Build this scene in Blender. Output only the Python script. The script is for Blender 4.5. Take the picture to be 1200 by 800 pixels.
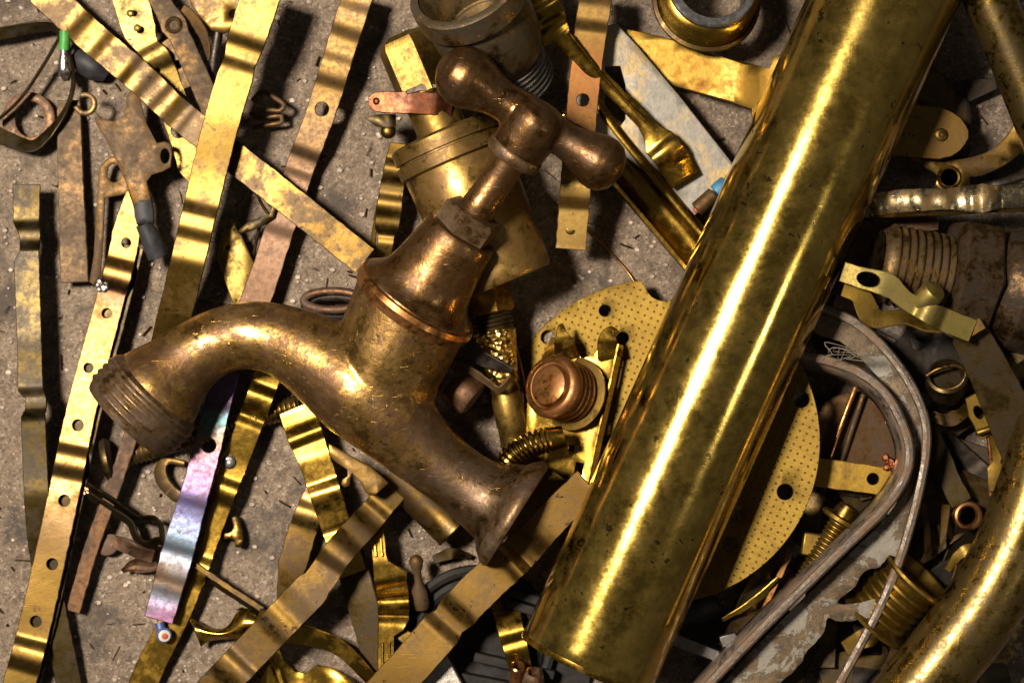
import bpy, bmesh, math, random
import numpy as np
from mathutils import Vector, Matrix, geometry
from mathutils import noise as mnoise

random.seed(7); np.random.seed(7)
for o in list(bpy.data.objects):
    bpy.data.objects.remove(o)
sc = bpy.context.scene
C = sc.collection
S = 0.00025                      # one millimetre is four units; lengths below are in units

# ------------------------------------------------------------------ camera
CAM = Vector((130, -40, 3200))
FWD = (-CAM).normalized()
RGT = FWD.cross(Vector((0, 1, 0))).normalized()
UPV = RGT.cross(FWD)
DIST = CAM.length
cd = bpy.data.cameras.new('camera'); cam = bpy.data.objects.new('camera', cd); C.objects.link(cam)
cam.matrix_world = Matrix((
    (RGT.x, UPV.x, -FWD.x, CAM.x*S), (RGT.y, UPV.y, -FWD.y, CAM.y*S),
    (RGT.z, UPV.z, -FWD.z, CAM.z*S), (0, 0, 0, 1)))
cd.sensor_width = 36; cd.lens = 36*DIST/1200
cd.clip_start = 0.01; cd.clip_end = 20
cd.dof.use_dof = True; cd.dof.focus_distance = (DIST-170)*S; cd.dof.aperture_fstop = 18.0
sc.camera = cam

# ------------------------------------------------------------------ light
w = bpy.data.worlds.new('World'); sc.world = w; w.use_nodes = True
bg = w.node_tree.nodes['Background']; bg.inputs[0].default_value = (1.0, .90, .78, 1); bg.inputs[1].default_value = .075

def area(name, loc, target, size, power, col, sy=None):
    l = bpy.data.lights.new(name, 'AREA'); o = bpy.data.objects.new(name, l); C.objects.link(o)
    l.energy = power; l.color = col; l.size = size*S
    if sy: l.shape = 'RECTANGLE'; l.size_y = sy*S
    o.location = Vector(loc)*S
    o.rotation_euler = (Vector(target)-Vector(loc)).to_track_quat('-Z', 'Y').to_euler()
    return o
key = area('key_lamp', (-1800, 820, 4600), (-380, 20, 60), 700, 3.7, (1, .87, .72))
key.data.spread = math.radians(49)
area('fill_lamp', (2000, -760, 2350), (200, 0, 60), 260, .32, (1, .92, .78))
vs = sc.view_settings
vs.view_transform = 'Standard'; vs.look = 'None'; vs.exposure = 0; vs.gamma = 1

# ------------------------------------------------------------------ helpers: space
def P(px, py, h=0.0):
    d = FWD*DIST + RGT*(px-600) + UPV*(400-py)
    t = (h-CAM.z)/d.z
    return CAM + d*t

def V3(*pts):
    return [P(*p) for p in pts]

def cr(pts, step=5.0, closed=False):
    """Catmull-Rom through points of any dimension"""
    p = np.array(pts, float); n = len(p)
    if n == 2 and not closed:
        m = max(2, int(np.linalg.norm(p[1]-p[0])/step)+1)
        return np.array([p[0]+(p[1]-p[0])*k/(m-1) for k in range(m)])
    out = []
    for i in range(n if closed else n-1):
        p1 = p[i]; p2 = p[(i+1) % n]
        p0 = p[(i-1) % n] if closed or i > 0 else 2*p1-p2
        p3 = p[(i+2) % n] if closed or i+2 < n else 2*p2-p1
        m = max(1, int(np.linalg.norm(p2-p1)/step))
        for k in range(m):
            t = k/m
            out.append(.5*((2*p1)+(-p0+p2)*t+(2*p0-5*p1+4*p2-p3)*t*t+(-p0+3*p1-3*p2+p3)*t**3))
    if not closed: out.append(p[-1])
    return np.array(out)

def lerp_table(tab, t):
    if isinstance(tab, (int, float)): return float(tab)
    xs = [a[0] for a in tab]; ys = [a[1] for a in tab]
    return float(np.interp(t, xs, ys))

# ------------------------------------------------------------------ helpers: objects
def tag(o, label, cat, group=None):
    o['label'] = label; o['category'] = cat
    if group: o['group'] = group
    return o

def thing(name, label, cat, base, group=None):
    o = bpy.data.objects.new(name, None); C.objects.link(o)
    o.empty_display_size = .005
    o.location = Vector(base)*S
    return tag(o, label, cat, group)

def obj(name, verts, faces, mat, parent=None, uvs=None, smooth=40, origin=None, wl=None):
    vs_ = [Vector(v) for v in verts]
    if wl is None:
        q = parent
        wl = Vector((0, 0, 0))
        while q is not None:
            wl = wl + q.location; q = q.parent
        wl = wl/S
    if parent is None:
        if origin is None:
            a = np.array([tuple(v) for v in vs_]); c = a.mean(0); c[2] = a[:, 2].min()
            origin = Vector(c)
        wl = Vector(origin)
    me = bpy.data.meshes.new(name)
    me.from_pydata([tuple((v-wl)*S) for v in vs_], [], faces)
    bm = bmesh.new(); bm.from_mesh(me)
    bmesh.ops.recalc_face_normals(bm, faces=bm.faces)
    bm.to_mesh(me); bm.free()
    if uvs is not None:
        ul = me.uv_layers.new(name='UVMap')
        vi = np.zeros(len(me.loops), int); me.loops.foreach_get('vertex_index', vi)
        a = np.array(uvs, float)[vi]
        ul.data.foreach_set('uv', a.ravel())
    me.polygons.foreach_set('use_smooth', [True]*len(me.polygons))
    me.set_sharp_from_angle(angle=math.radians(smooth))
    me.materials.append(mat)
    o = bpy.data.objects.new(name, me); C.objects.link(o)
    if parent is None: o.location = wl*S
    else: o.parent = parent
    return o

def inside(px, py, poly):
    x = poly[:, 0]; y = poly[:, 1]; x2 = np.roll(x, -1); y2 = np.roll(y, -1)
    c = np.zeros(len(px), bool)
    for a, b, a2, b2 in zip(x, y, x2, y2):
        if b == b2: continue
        m = ((b > py) != (b2 > py)) & (px < (a2-a)*(py-b)/(b2-b)+a)
        c ^= m
    return c

def sarea(p):
    return .5*np.sum(p[:, 0]*np.roll(p[:, 1], -1)-np.roll(p[:, 0], -1)*p[:, 1])

def inset(p, e):
    """shift a loop to its left side by e"""
    a = np.roll(p, 1, 0); b = np.roll(p, -1, 0)
    d1 = p-a; d2 = b-p
    d1 /= np.maximum(np.linalg.norm(d1, axis=1), 1e-6)[:, None]; d2 /= np.maximum(np.linalg.norm(d2, axis=1), 1e-6)[:, None]
    n1 = np.c_[-d1[:, 1], d1[:, 0]]; n2 = np.c_[-d2[:, 1], d2[:, 0]]
    n = n1+n2; l = np.maximum(np.sum(n*n, 1)/2, .5)[:, None]
    return p+n/l*e

def plate_mesh(outer, holes, mapf, t, e=.7, interior=(), uvf=None):
    """a sheet with real holes and chamfered rims; mapf(u, v, n) gives the place"""
    outer = np.array(outer, float)
    if sarea(outer) < 0: outer = outer[::-1].copy()
    hs = []
    for h in holes:
        h = np.array(h, float)
        if sarea(h) > 0: h = h[::-1].copy()
        hs.append(h)
    loops = [outer]+hs
    ins = [inset(l, e) for l in loops]
    pts = []; edges = []; base = []
    for l in ins:
        b = len(pts); base.append(b); pts += [tuple(q) for q in l]
        edges += [(b+i, b+(i+1) % len(l)) for i in range(len(l))]
    if len(interior):
        ip = np.array(interior, float)
        keep = inside(ip[:, 0], ip[:, 1], ins[0])
        for h in ins[1:]: keep &= ~inside(ip[:, 0], ip[:, 1], h)
        ip = ip[keep]
        bd = np.concatenate(ins)
        if len(ip):
            d = np.min(np.linalg.norm(ip[:, None, :]-bd[None], axis=2), axis=1)
            ip = ip[d > 1.2]
            pts += [tuple(q) for q in ip]
    r = geometry.delaunay_2d_cdt([Vector(q) for q in pts], edges, [], 0, 1e-5)
    ov, of, orig = r[0], r[2], r[3]
    ov = np.array([tuple(q) for q in ov])
    new = {}
    for i, lst in enumerate(orig):
        for k in lst: new[k] = i
    tri = np.array([f for f in of if len(f) == 3])
    c = ov[tri].mean(1)
    keep = inside(c[:, 0], c[:, 1], ins[0])
    for h in ins[1:]: keep &= ~inside(c[:, 0], c[:, 1], h)
    tri = tri[keep]
    verts = []; uv = []; faces = []; n = len(ov)
    for s in (1, -1):
        for q in ov:
            verts.append(mapf(q[0], q[1], s*t/2)); uv.append(q)
    for a in tri:
        faces.append(tuple(int(k) for k in a)); faces.append(tuple(int(k)+n for k in a[::-1]))
    for l, b in zip(loops, base):
        m = len(l); o1 = len(verts)
        for s in (1, -1):
            for q in l:
                verts.append(mapf(q[0], q[1], s*(t/2-e*.8))); uv.append(q)
        for i in range(m):
            j = (i+1) % m
            ti, tj = new[b+i], new[b+j]
            if ti == tj: continue
            faces.append((ti, tj, o1+j, o1+i))
            faces.append((o1+i, o1+j, o1+m+j, o1+m+i))
            faces.append((o1+m+i, o1+m+j, n+tj, n+ti))
    if uvf: uv = [uvf(q) for q in uv]
    return verts, faces, uv

def circle(cx, cy, r, n=20, ry=None):
    ry = ry or r
    return [(cx+r*math.cos(2*math.pi*k/n), cy+ry*math.sin(2*math.pi*k/n)) for k in range(n)]

class Path:
    """centre line of a bent strip: frames by arc length"""
    def __init__(self, pts, prof, crimps=(), roll=0, step=3.0):
        c = cr([p[:2] for p in pts], step)
        d = np.r_[0, np.cumsum(np.linalg.norm(np.diff(c, axis=0), axis=1))]
        self.Lpx = d[-1]; t = d/d[-1]
        h = np.array([lerp_table(prof, a) for a in t])
        sd = random.random()*90
        h = h+np.array([1.6*mnoise.noise((a*.016, sd, 0)) for a in d])
        k = np.array([.25, .5, .25]); hp = np.r_[h[0], h, h[-1]]
        h = np.convolve(hp, k, 'valid')
        for (tc, amp, hw) in crimps:
            q = np.clip(1.7*(1-np.abs(d-tc*d[-1])/hw), 0, 1)
            h = h+amp*.8*q
        if len(crimps): h = np.convolve(np.r_[h[0], h, h[-1]], k, 'valid')
        pos = np.array([tuple(P(a[0], a[1], b)) for a, b in zip(c, h)])
        T = np.gradient(pos, axis=0); T /= np.linalg.norm(T, axis=1)[:, None]
        # lateral from the smoothed plan direction
        pl = np.gradient(np.array([tuple(P(a[0], a[1], 0)) for a in c]), axis=0)
        L = np.c_[-pl[:, 1], pl[:, 0], np.zeros(len(pl))]; L /= np.linalg.norm(L, axis=1)[:, None]
        N = np.cross(T, L)
        N[N[:, 2] < 0] *= 1
        ro = np.radians([lerp_table(roll, a)+4.5*mnoise.noise((b*.013, sd, 7)) for a, b in zip(t, d)])[:, None]
        self.L = L*np.cos(ro)+N*np.sin(ro); self.N = N*np.cos(ro)-L*np.sin(ro)
        self.pos = pos; self.T = T; self.t = t
        self.s = np.r_[0, np.cumsum(np.linalg.norm(np.diff(pos, axis=0), axis=1))]
        self.len = self.s[-1]
    def u_of_t(self, t): return float(np.interp(t, self.t, self.s))
    def at(self, u, v, n):
        r = [np.interp(u, self.s, self.pos[:, k])+v*np.interp(u, self.s, self.L[:, k])+n*np.interp(u, self.s, self.N[:, k]) for k in range(3)]
        return Vector(r)

def strip_mesh(pts, w, prof, holes=(), crimps=(), roll=0, t=3.0, cup=0, jag=.8, step=3.0, e=.8):
    pa = Path(pts, prof, crimps, roll)
    def wd(tt):
        if isinstance(w, (int, float)): return w/2, w/2
        if len(w[0]) == 2:
            a = lerp_table(w, tt)/2; return a, a
        return lerp_table([(q[0], q[1]) for q in w], tt), lerp_table([(q[0], q[2]) for q in w], tt)
    us = list(np.linspace(0, pa.len, max(3, int(pa.len/step))))
    if not isinstance(w, (int, float)):
        us = sorted(set(us) | {pa.u_of_t(q[0]) for q in w})
    tt = np.interp(us, pa.s, pa.t)
    sd = random.random()*100
    lo = []; hi = []; mid = []
    for k, (u, a) in enumerate(zip(us, tt)):
        wl, wr = wd(a)
        j1 = jag*mnoise.noise((u*.11, sd, 0)); j2 = jag*mnoise.noise((u*.11, sd, 9))
        # v > 0 lies on the right of the picture when the path runs down it
        lo.append((u, -max(wl+j1, .8))); hi.append((u, max(wr+j2, .8)))
        if 0 < k < len(us)-1:
            for f in (-.55, 0, .55): mid.append((u, f*(wl if f < 0 else wr)))
    loop = lo+hi[::-1]
    hl = []
    for hh in holes:
        if len(hh) == 3: a, off, r = hh; hl.append(circle(pa.u_of_t(a), off, r, 18))
        else: a, off, r, r2 = hh; hl.append(circle(pa.u_of_t(a), off, r, 18, r2))
    def mp(u, v, n):
        wl, wr = wd(float(np.interp(u, pa.s, pa.t)))
        q = v/max(wl, wr, 1)
        return pa.at(u, v, n+cup*q*q)
    vv, ff, uv = plate_mesh(loop, hl, mp, t, e, mid, lambda q: (q[0]/pa.len, q[1]/60+.5))
    return vv, ff, uv, pa

def strip(name, label, cat, pts, w, prof, mat, group=None, parent=None, **k):
    vv, ff, uv, pa = strip_mesh(pts, w, prof, **k)
    o = obj(name, vv, ff, mat, parent, uv, 24)
    if parent is None: tag(o, label, cat, group)
    return o, pa

def flat_mesh(outline, h, holes=(), t=3.2, sm=False, grid=14, e=.7, bump=None):
    if sm: outline = cr(outline, 4, True)
    hf = h if callable(h) else (lambda x, y: h)
    def mp(u, v, n):
        z = hf(u, v)+(bump(u, v) if bump else 0)
        return P(u, v, z)+Vector((0, 0, n))
    hl = [circle(q[0], q[1], q[2], 20, q[3] if len(q) > 3 else None) if not isinstance(q[0], tuple) else q for q in holes]
    a = np.array(outline, float)
    g = []
    for x in np.arange(a[:, 0].min(), a[:, 0].max(), grid):
        for y in np.arange(a[:, 1].min(), a[:, 1].max(), grid): g.append((x+random.random(), y+random.random()))
    return plate_mesh(outline, hl, mp, t, e, g, lambda q: (q[0]/1200, q[1]/1200))

def flat(name, label, cat, outline, h, mat, group=None, parent=None, **k):
    vv, ff, uv = flat_mesh(outline, h, **k)
    o = obj(name, vv, ff, mat, parent, uv)
    if parent is None: tag(o, label, cat, group)
    return o

def frame_of(d):
    d = Vector(d).normalized()
    a = Vector((0, 0, 1)) if abs(d.z) < .9 else Vector((1, 0, 0))
    x = a.cross(d).normalized(); y = d.cross(x)
    return x, y, d

def lathe_mesh(A, B, prof, L=None, seg=40, phase=0, wob=0, closed=True):
    """profile (s, r) swept round the axis A to B; s is scaled so that L reaches B"""
    A = Vector(A); B = Vector(B); k = (B-A).length/L if L else 1
    x, y, d = frame_of(B-A)
    vv = []; ff = []
    sd = random.random()*50
    for (s, r) in prof:
        for i in range(seg):
            a = 2*math.pi*i/seg+phase
            rr = r
            if wob: rr = r+wob*mnoise.noise((math.cos(a)*1.5, math.sin(a)*1.5, s*.02+sd))
            vv.append(A+d*(s*k)+x*(rr*math.cos(a))+y*(rr*math.sin(a)))
    m = len(prof)
    for j in range(m-1):
        for i in range(seg):
            i2 = (i+1) % seg
            ff.append((j*seg+i, j*seg+i2, (j+1)*seg+i2, (j+1)*seg+i))
    if closed:
        ff.append(tuple(range(seg))[::-1]); ff.append(tuple((m-1)*seg+i for i in range(seg)))
    return vv, ff

def lathe(name, A, B, prof, mat, parent=None, L=None, seg=40, phase=0, wob=0, closed=True, smooth=40):
    vv, ff = lathe_mesh(A, B, prof, L, seg, phase, wob, closed)
    return obj(name, vv, ff, mat, parent, None, smooth)

def thread_prof(s0, s1, r, depth, pitch):
    out = []; s = s0
    while s < s1-.01:
        out += [(s, r-depth), (s+pitch*.40, r), (s+pitch*.58, r), (s+pitch*.98, r-depth)]; s += pitch
    return out

def tube_mesh(path, rad, seg=12, caps=True):
    path = [Vector(p) for p in path]; n = len(path)
    if isinstance(rad, (int, float)): rad = [rad]*n
    vv = []; ff = []; x = None
    for i, p in enumerate(path):
        T = (path[min(i+1, n-1)]-path[max(i-1, 0)]).normalized()
        if x is None: x = frame_of(T)[0]
        x = (x-T*x.dot(T)).normalized(); y = T.cross(x)
        for k in range(seg):
            a = 2*math.pi*k/seg
            vv.append(p+x*(rad[i]*math.cos(a))+y*(rad[i]*math.sin(a)))
    for j in range(n-1):
        for i in range(seg):
            i2 = (i+1) % seg
            ff.append((j*seg+i, j*seg+i2, (j+1)*seg+i2, (j+1)*seg+i))
    if caps:
        ff.append(tuple(range(seg))[::-1]); ff.append(tuple((n-1)*seg+i for i in range(seg)))
    return vv, ff

def path3(pts, step=4):
    """pixel points with heights -> smooth 3D path"""
    c = cr(pts, step)
    return [P(*q) for q in c]

def tube(name, pts, rad, mat, parent=None, seg=12, step=4, smooth=50):
    c = cr([tuple(p[:3]) for p in pts], step)
    if not isinstance(rad, (int, float)):
        d0 = np.r_[0, np.cumsum(np.linalg.norm(np.diff(np.array([p[:3] for p in pts], float), axis=0), axis=1))]
        d = np.r_[0, np.cumsum(np.linalg.norm(np.diff(c, axis=0), axis=1))]
        rad = list(np.interp(d/d[-1], d0/d0[-1], rad))
    vv, ff = tube_mesh([P(*q) for q in c], rad, seg)
    return obj(name, vv, ff, mat, parent, None, smooth)

def ball_mesh(c, r, sx=1, sy=1, sz=1, seg=16, rings=10):
    prof = []
    vv = []; ff = []
    for j in range(1, rings):
        th = math.pi*j/rings
        for i in range(seg):
            a = 2*math.pi*i/seg
            vv.append(Vector(c)+Vector((r*sx*math.sin(th)*math.cos(a), r*sy*math.sin(th)*math.sin(a), r*sz*math.cos(th))))
    for j in range(rings-2):
        for i in range(seg):
            i2 = (i+1) % seg; ff.append((j*seg+i, j*seg+i2, (j+1)*seg+i2, (j+1)*seg+i))
    ff.append(tuple(range(seg))[::-1]); ff.append(tuple((rings-2)*seg+i for i in range(seg)))
    return vv, ff

def join(*ms):
    vv = []; ff = []
    for v, f in ms:
        b = len(vv); vv += list(v); ff += [tuple(i+b for i in q) for q in f]
    return vv, ff

def rivet(parent, px, py, h, r, mat, name='rivet'):
    A = P(px, py, h); return lathe(name, A, A+Vector((0, 0, 1)), [(-2, r), (1, r), (2, r*.8), (2.3, r*.45), (1.2, r*.3)], mat, parent, None, 16)

def box_mesh(c, ax, ay, az):
    c = Vector(c); vv = []
    for sx in (-1, 1):
        for sy in (-1, 1):
            for sz in (-1, 1): vv.append(c+Vector(ax)*sx+Vector(ay)*sy+Vector(az)*sz)
    return vv, [(0, 1, 3, 2), (4, 6, 7, 5), (0, 4, 5, 1), (2, 3, 7, 6), (0, 2, 6, 4), (1, 5, 7, 3)]

def bar_mesh(a, b, w_, h_):
    """box between two 3D points"""
    a = Vector(a); b = Vector(b); T = (b-a); L = Vector((-T.y, T.x, 0)).normalized(); N = T.normalized().cross(L)
    return box_mesh((a+b)/2, T/2, L*(w_/2), N*(h_/2))

def bevel(o, wd=1.0, seg=2):
    m = o.modifiers.new('soft_edge', 'BEVEL'); m.width = wd*S; m.segments = seg; m.limit_method = 'ANGLE'; m.angle_limit = math.radians(40)
    return o

# ------------------------------------------------------------------ materials
class NT:
    def __init__(self, name):
        self.m = bpy.data.materials.new(name); self.m.use_nodes = True
        self.t = self.m.node_tree; self.n = self.t.nodes
        self.b = self.n['Principled BSDF']
    def node(self, typ, **k):
        n = self.n.new(typ)
        for a, v in k.items():
            if a.startswith('i_'):
                n.inputs[a[2:].replace('_', ' ')].default_value = v
            else: setattr(n, a, v)
        return n
    def link(self, a, b): self.t.links.new(a, b)
    def coords(self, scale=(1, 1, 1), rot=(0, 0, 0)):
        tc = self.node('ShaderNodeTexCoord'); oi = self.node('ShaderNodeObjectInfo')
        mul = self.node('ShaderNodeMath', operation='MULTIPLY'); mul.inputs[1].default_value = 7.0
        self.link(oi.outputs['Random'], mul.inputs[0])
        ad = self.node('ShaderNodeVectorMath', operation='ADD')
        self.link(tc.outputs['Object'], ad.inputs[0]); self.link(mul.outputs[0], ad.inputs[1])
        mp = self.node('ShaderNodeMapping'); mp.inputs['Scale'].default_value = scale; mp.inputs['Rotation'].default_value = rot
        self.link(ad.outputs[0], mp.inputs['Vector'])
        return mp.outputs[0]
    def noise(self, vec, scale, detail=5, rough=.6, dist=0):
        n = self.node('ShaderNodeTexNoise'); n.inputs['Scale'].default_value = scale; n.inputs['Detail'].default_value = detail
        n.inputs['Roughness'].default_value = rough; n.inputs['Distortion'].default_value = dist
        self.link(vec, n.inputs['Vector']); return n.outputs['Fac']
    def ramp(self, fac, stops, interp='LINEAR'):
        r = self.node('ShaderNodeValToRGB'); r.color_ramp.interpolation = interp
        e = r.color_ramp.elements
        while len(e) < len(stops): e.new(.5)
        for q, (p, c) in zip(e, stops):
            q.position = p; q.color = (c, c, c, 1) if isinstance(c, (int, float)) else (*c, 1)
        self.link(fac, r.inputs[0]); return r.outputs[0]
    def mix(self, fac, a, b, mode='MIX'):
        m = self.node('ShaderNodeMix', data_type='RGBA', blend_type=mode)
        for s, v in ((m.inputs[0], fac), (m.inputs[6], a), (m.inputs[7], b)):
            if isinstance(v, (int, float)): s.default_value = v
            elif isinstance(v, tuple): s.default_value = (*v, 1)
            else: self.link(v, s)
        return m.outputs[2]
    def math(self, op, a, b=0.0, clamp=False):
        m = self.node('ShaderNodeMath', operation=op, use_clamp=clamp)
        for s, v in ((m.inputs[0], a), (m.inputs[1], b)):
            if isinstance(v, (int, float)): s.default_value = v
            else: self.link(v, s)
        return m.outputs[0]
    def bump(self, hgt, strength, dist):
        b = self.node('ShaderNodeBump'); b.inputs['Strength'].default_value = strength; b.inputs['Distance'].default_value = dist
        self.link(hgt, b.inputs['Height']); self.link(b.outputs[0], self.b.inputs['Normal'])

def metal(name, c1, c2, c3=None, rgrain=.10, tarn=(.42, .68), rough=(.34, .62), sc1=90, scr=.5, bump=.12, spots=.35, vary=.16, metallic=1.0, m2=.7, uvramp=None, dust=0.0, bscale=260, grime=None, coat=.04):
    """c1 clean metal, c2 tarnish, c3 spots"""
    q = NT(name); v = q.coords()
    c3 = c3 or tuple(.35*a for a in c2)
    k_ = .82
    c1 = tuple(a*k_ for a in c1); c2 = tuple(a*k_ for a in c2); c3 = tuple(a*k_ for a in c3)
    if uvramp: uvramp = [(p, tuple(a*k_ for a in c)) for p, c in uvramp]
    n1 = q.noise(v, sc1, 7, .68, .4); n2 = q.noise(v, sc1*7, 4, .7)
    nm = q.noise(v, sc1*3.4, 6, .75)
    nmix = q.math('ADD', q.math('MULTIPLY', n1, .62), q.math('MULTIPLY', nm, .38))
    tm, th_ = (tarn[0]+tarn[1])/2, (tarn[1]-tarn[0])*.24
    f1 = q.ramp(nmix, [(tm-th_, 0.0), (tm+th_, 1.0)])
    f2 = q.ramp(n2, [(.44, 0.0), (.60, 1.0)])
    base = c1
    if uvramp:
        uv = q.node('ShaderNodeTexCoord'); sp = q.node('ShaderNodeSeparateXYZ'); q.link(uv.outputs['UV'], sp.inputs[0])
        d = q.math('MULTIPLY_ADD', n1, .08); q.n[-1].inputs[2].default_value = -.04
        base = q.ramp(q.math('ADD', sp.outputs[0], d), uvramp)
    col = q.mix(f1, base, c2)
    col = q.mix(q.math('MULTIPLY', f2, .45), col, c2)
    # pits and spots
    vo = q.node('ShaderNodeTexVoronoi'); vo.inputs['Scale'].default_value = sc1*4.5
    wn = q.node('ShaderNodeTexNoise'); wn.inputs['Scale'].default_value = sc1*6; wn.inputs['Detail'].default_value = 3; q.link(v, wn.inputs['Vector'])
    wa = q.node('ShaderNodeVectorMath', operation='MULTIPLY_ADD'); q.link(wn.outputs['Color'], wa.inputs[0]); wa.inputs[1].default_value = (.45/sc1,)*3; q.link(v, wa.inputs[2])
    q.link(wa.outputs[0], vo.inputs['Vector'])
    s0 = q.noise(v, sc1*1.7, 3)
    th = q.math('MULTIPLY', q.ramp(s0, [(.5, 0.0), (.72, 1.0)]), .42)
    sp_ = q.math('MULTIPLY', q.math('LESS_THAN', vo.outputs['Distance'], th), spots)
    col = q.mix(sp_, col, c3)
    # scratches: short, warped, sparse
    def scratch(scale, rot, lo):
        vv_ = q.coords(scale, rot)
        wn = q.node('ShaderNodeTexNoise'); wn.inputs['Scale'].default_value = .8; q.link(vv_, wn.inputs['Vector'])
        ad = q.node('ShaderNodeVectorMath', operation='MULTIPLY_ADD'); q.link(wn.outputs['Color'], ad.inputs[0]); ad.inputs[1].default_value = (.9, .9, .9); q.link(vv_, ad.inputs[2])
        return q.ramp(q.noise(ad.outputs[0], 1.0, 2, .5), [(lo, 0.0), (lo+.04, 1.0)])
    sf = q.math('MAXIMUM', scratch((160, 1500, 900), (.5, .3, .9), .665), scratch((1300, 200, 700), (.2, .6, -.35), .675))
    sf = q.math('MULTIPLY', q.math('MULTIPLY', sf, q.ramp(q.noise(v, sc1*1.3, 3), [(.48, 0.0), (.62, 1.0)])), scr)
    light = tuple(min(1, a*1.25) for a in c1)
    col = q.mix(q.math('MULTIPLY', sf, .55), col, light)
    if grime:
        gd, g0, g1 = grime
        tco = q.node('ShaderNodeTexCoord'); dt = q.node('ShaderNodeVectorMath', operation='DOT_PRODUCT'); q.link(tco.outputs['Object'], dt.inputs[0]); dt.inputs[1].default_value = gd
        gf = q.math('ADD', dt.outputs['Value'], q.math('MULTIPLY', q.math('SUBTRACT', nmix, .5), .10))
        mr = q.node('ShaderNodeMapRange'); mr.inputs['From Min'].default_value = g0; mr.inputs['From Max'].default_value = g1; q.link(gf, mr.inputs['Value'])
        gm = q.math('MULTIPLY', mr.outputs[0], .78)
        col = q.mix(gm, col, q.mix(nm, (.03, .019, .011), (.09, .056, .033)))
    oi = q.node('ShaderNodeObjectInfo')
    br = q.math('MULTIPLY_ADD', oi.outputs['Random'], vary*2); q.n[-1].inputs[2].default_value = 1-vary
    cm = q.node('ShaderNodeVectorMath', operation='SCALE'); q.link(col, cm.inputs[0]); q.link(br, cm.inputs['Scale'])
    col = cm.outputs[0]
    mt = q.math('MULTIPLY_ADD', f1, (m2-1)*metallic); q.n[-1].inputs[2].default_value = metallic
    rg = q.math('MULTIPLY_ADD', f1, rough[1]-rough[0]); q.n[-1].inputs[2].default_value = rough[0]
    rg = q.math('MULTIPLY_ADD', f2, rgrain); q.link(q.n[-2].outputs[0], q.n[-1].inputs[2])
    if dust > 0:
        nd = q.noise(v, sc1*2.2, 6, .75)
        fd = q.math('MULTIPLY', q.ramp(nd, [(.45, 0.0), (.7, 1.0)]), dust)
        col = q.mix(fd, col, (.135, .107, .078))
        mt = q.math('MULTIPLY', mt, q.math('SUBTRACT', 1.0, fd))
        rg = q.math('MAXIMUM', rg, q.math('MULTIPLY', fd, .9))
    q.link(col, q.b.inputs['Base Color']); q.link(mt, q.b.inputs['Metallic']); q.link(rg, q.b.inputs['Roughness'])
    h = q.math('ADD', q.noise(v, bscale, 5, .6), q.math('MULTIPLY', q.math('ADD', sf, sp_), -.5))
    h = q.math('ADD', h, q.math('MULTIPLY', n2, .25))
    q.bump(h, bump, .0006)
    q.link(q.math('MULTIPLY', q.math('SUBTRACT', 1.0, q.math('MULTIPLY', f1, .7)), coat), q.b.inputs['Coat Weight']); q.b.inputs['Coat Roughness'].default_value = .3
    q.link(q.b.inputs['Normal'].links[0].from_socket, q.b.inputs['Coat Normal'])
    return q.m

def plain(name, c1, c2, rough=.6, scale=200, bump=.2, metallic=0.0, spec=.5):
    q = NT(name); v = q.coords(); n = q.noise(v, scale, 6, .65)
    col = q.mix(q.ramp(n, [(.38, 0.0), (.66, 1.0)]), c1, c2)
    q.link(col, q.b.inputs['Base Color']); q.b.inputs['Roughness'].default_value = rough; q.b.inputs['Metallic'].default_value = metallic
    q.b.inputs['Specular IOR Level'].default_value = spec
    q.bump(n, bump, .0005); return q.m

M = {}
M['bright'] = metal('bright_brass', (.130, .080, .0165), (.078, .046, .0095), rgrain=.05, tarn=(.42, .68), rough=(.33, .45), spots=.7, bump=.05, scr=.9)
M['gold2'] = metal('shaded_yellow_brass', (0.240, 0.152, 0.026), (0.128, 0.076, 0.015), rough=(0.42, 0.55))  # darker copy of the yellow brass; shade of the dim pile is in its colour
M['olgold2'] = metal('greenish_brass', (.27, .21, .062), (.15, .115, .038), rough=(0.46, 0.58))
M['threadbrass'] = metal('worn_thread', (.17, .105, .034), (.06, .037, .017), tarn=(.38, .60), rough=(.34, .6), sc1=140, m2=.65, dust=.1, bump=.4)
M['rusttip'] = metal('rust_to_gold_strip', (0.375, 0.214, 0.054), (0.188, 0.100, 0.032), tarn=(.42, .75), rough=(0.5, 0.62), m2=.8, uvramp=[(.0, (0.189, 0.128, 0.045)), (.2, (0.180, 0.111, 0.032)), (.28, (0.158, 0.064, 0.019)), (.45, (0.090, 0.038, 0.013)), (.62, (0.108, 0.056, 0.016)), (.72, (0.225, 0.150, 0.039)), (1, (0.247, 0.167, 0.049))])
M['stain'] = metal('orange_stained_brass', (0.174, 0.110, 0.020), (0.130, 0.053, 0.007), (0.039, 0.019, 0.004), tarn=(.46, .66), rough=(0.4, 0.52), sc1=45, m2=.9, scr=.25)
M['browndeep'] = metal('smooth_brown_plate', (.085, .048, .02), (.05, .03, .016), rough=(.4, .6), m2=.6)
M['pale'] = metal('pale_spotted_brass', (0.238, 0.160, 0.041), (0.104, 0.061, 0.015), (0.026, 0.017, 0.006), tarn=(.44, .66), rough=(0.42, 0.56), spots=.9, sc1=140)
M['gold'] = metal('polished_yellow_brass', (.34, .208, .028), (.20, .112, .017), rgrain=.05, tarn=(.42, .74), rough=(.2, .36), spots=.5, bump=.07)
M['aged'] = metal('aged_brass', (.145, .086, .018), (.055, .031, .009), rgrain=.06, tarn=(.39, .60), rough=(.30, .47), spots=.9, sc1=75, bump=.08)
M['olive'] = metal('olive_tarnished_brass', (.033, .0225, .0056), (.018, .0118, .0038), rgrain=.05, tarn=(.38, .62), rough=(.37, .5), spots=.6, scr=.3, bump=.07)
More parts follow.
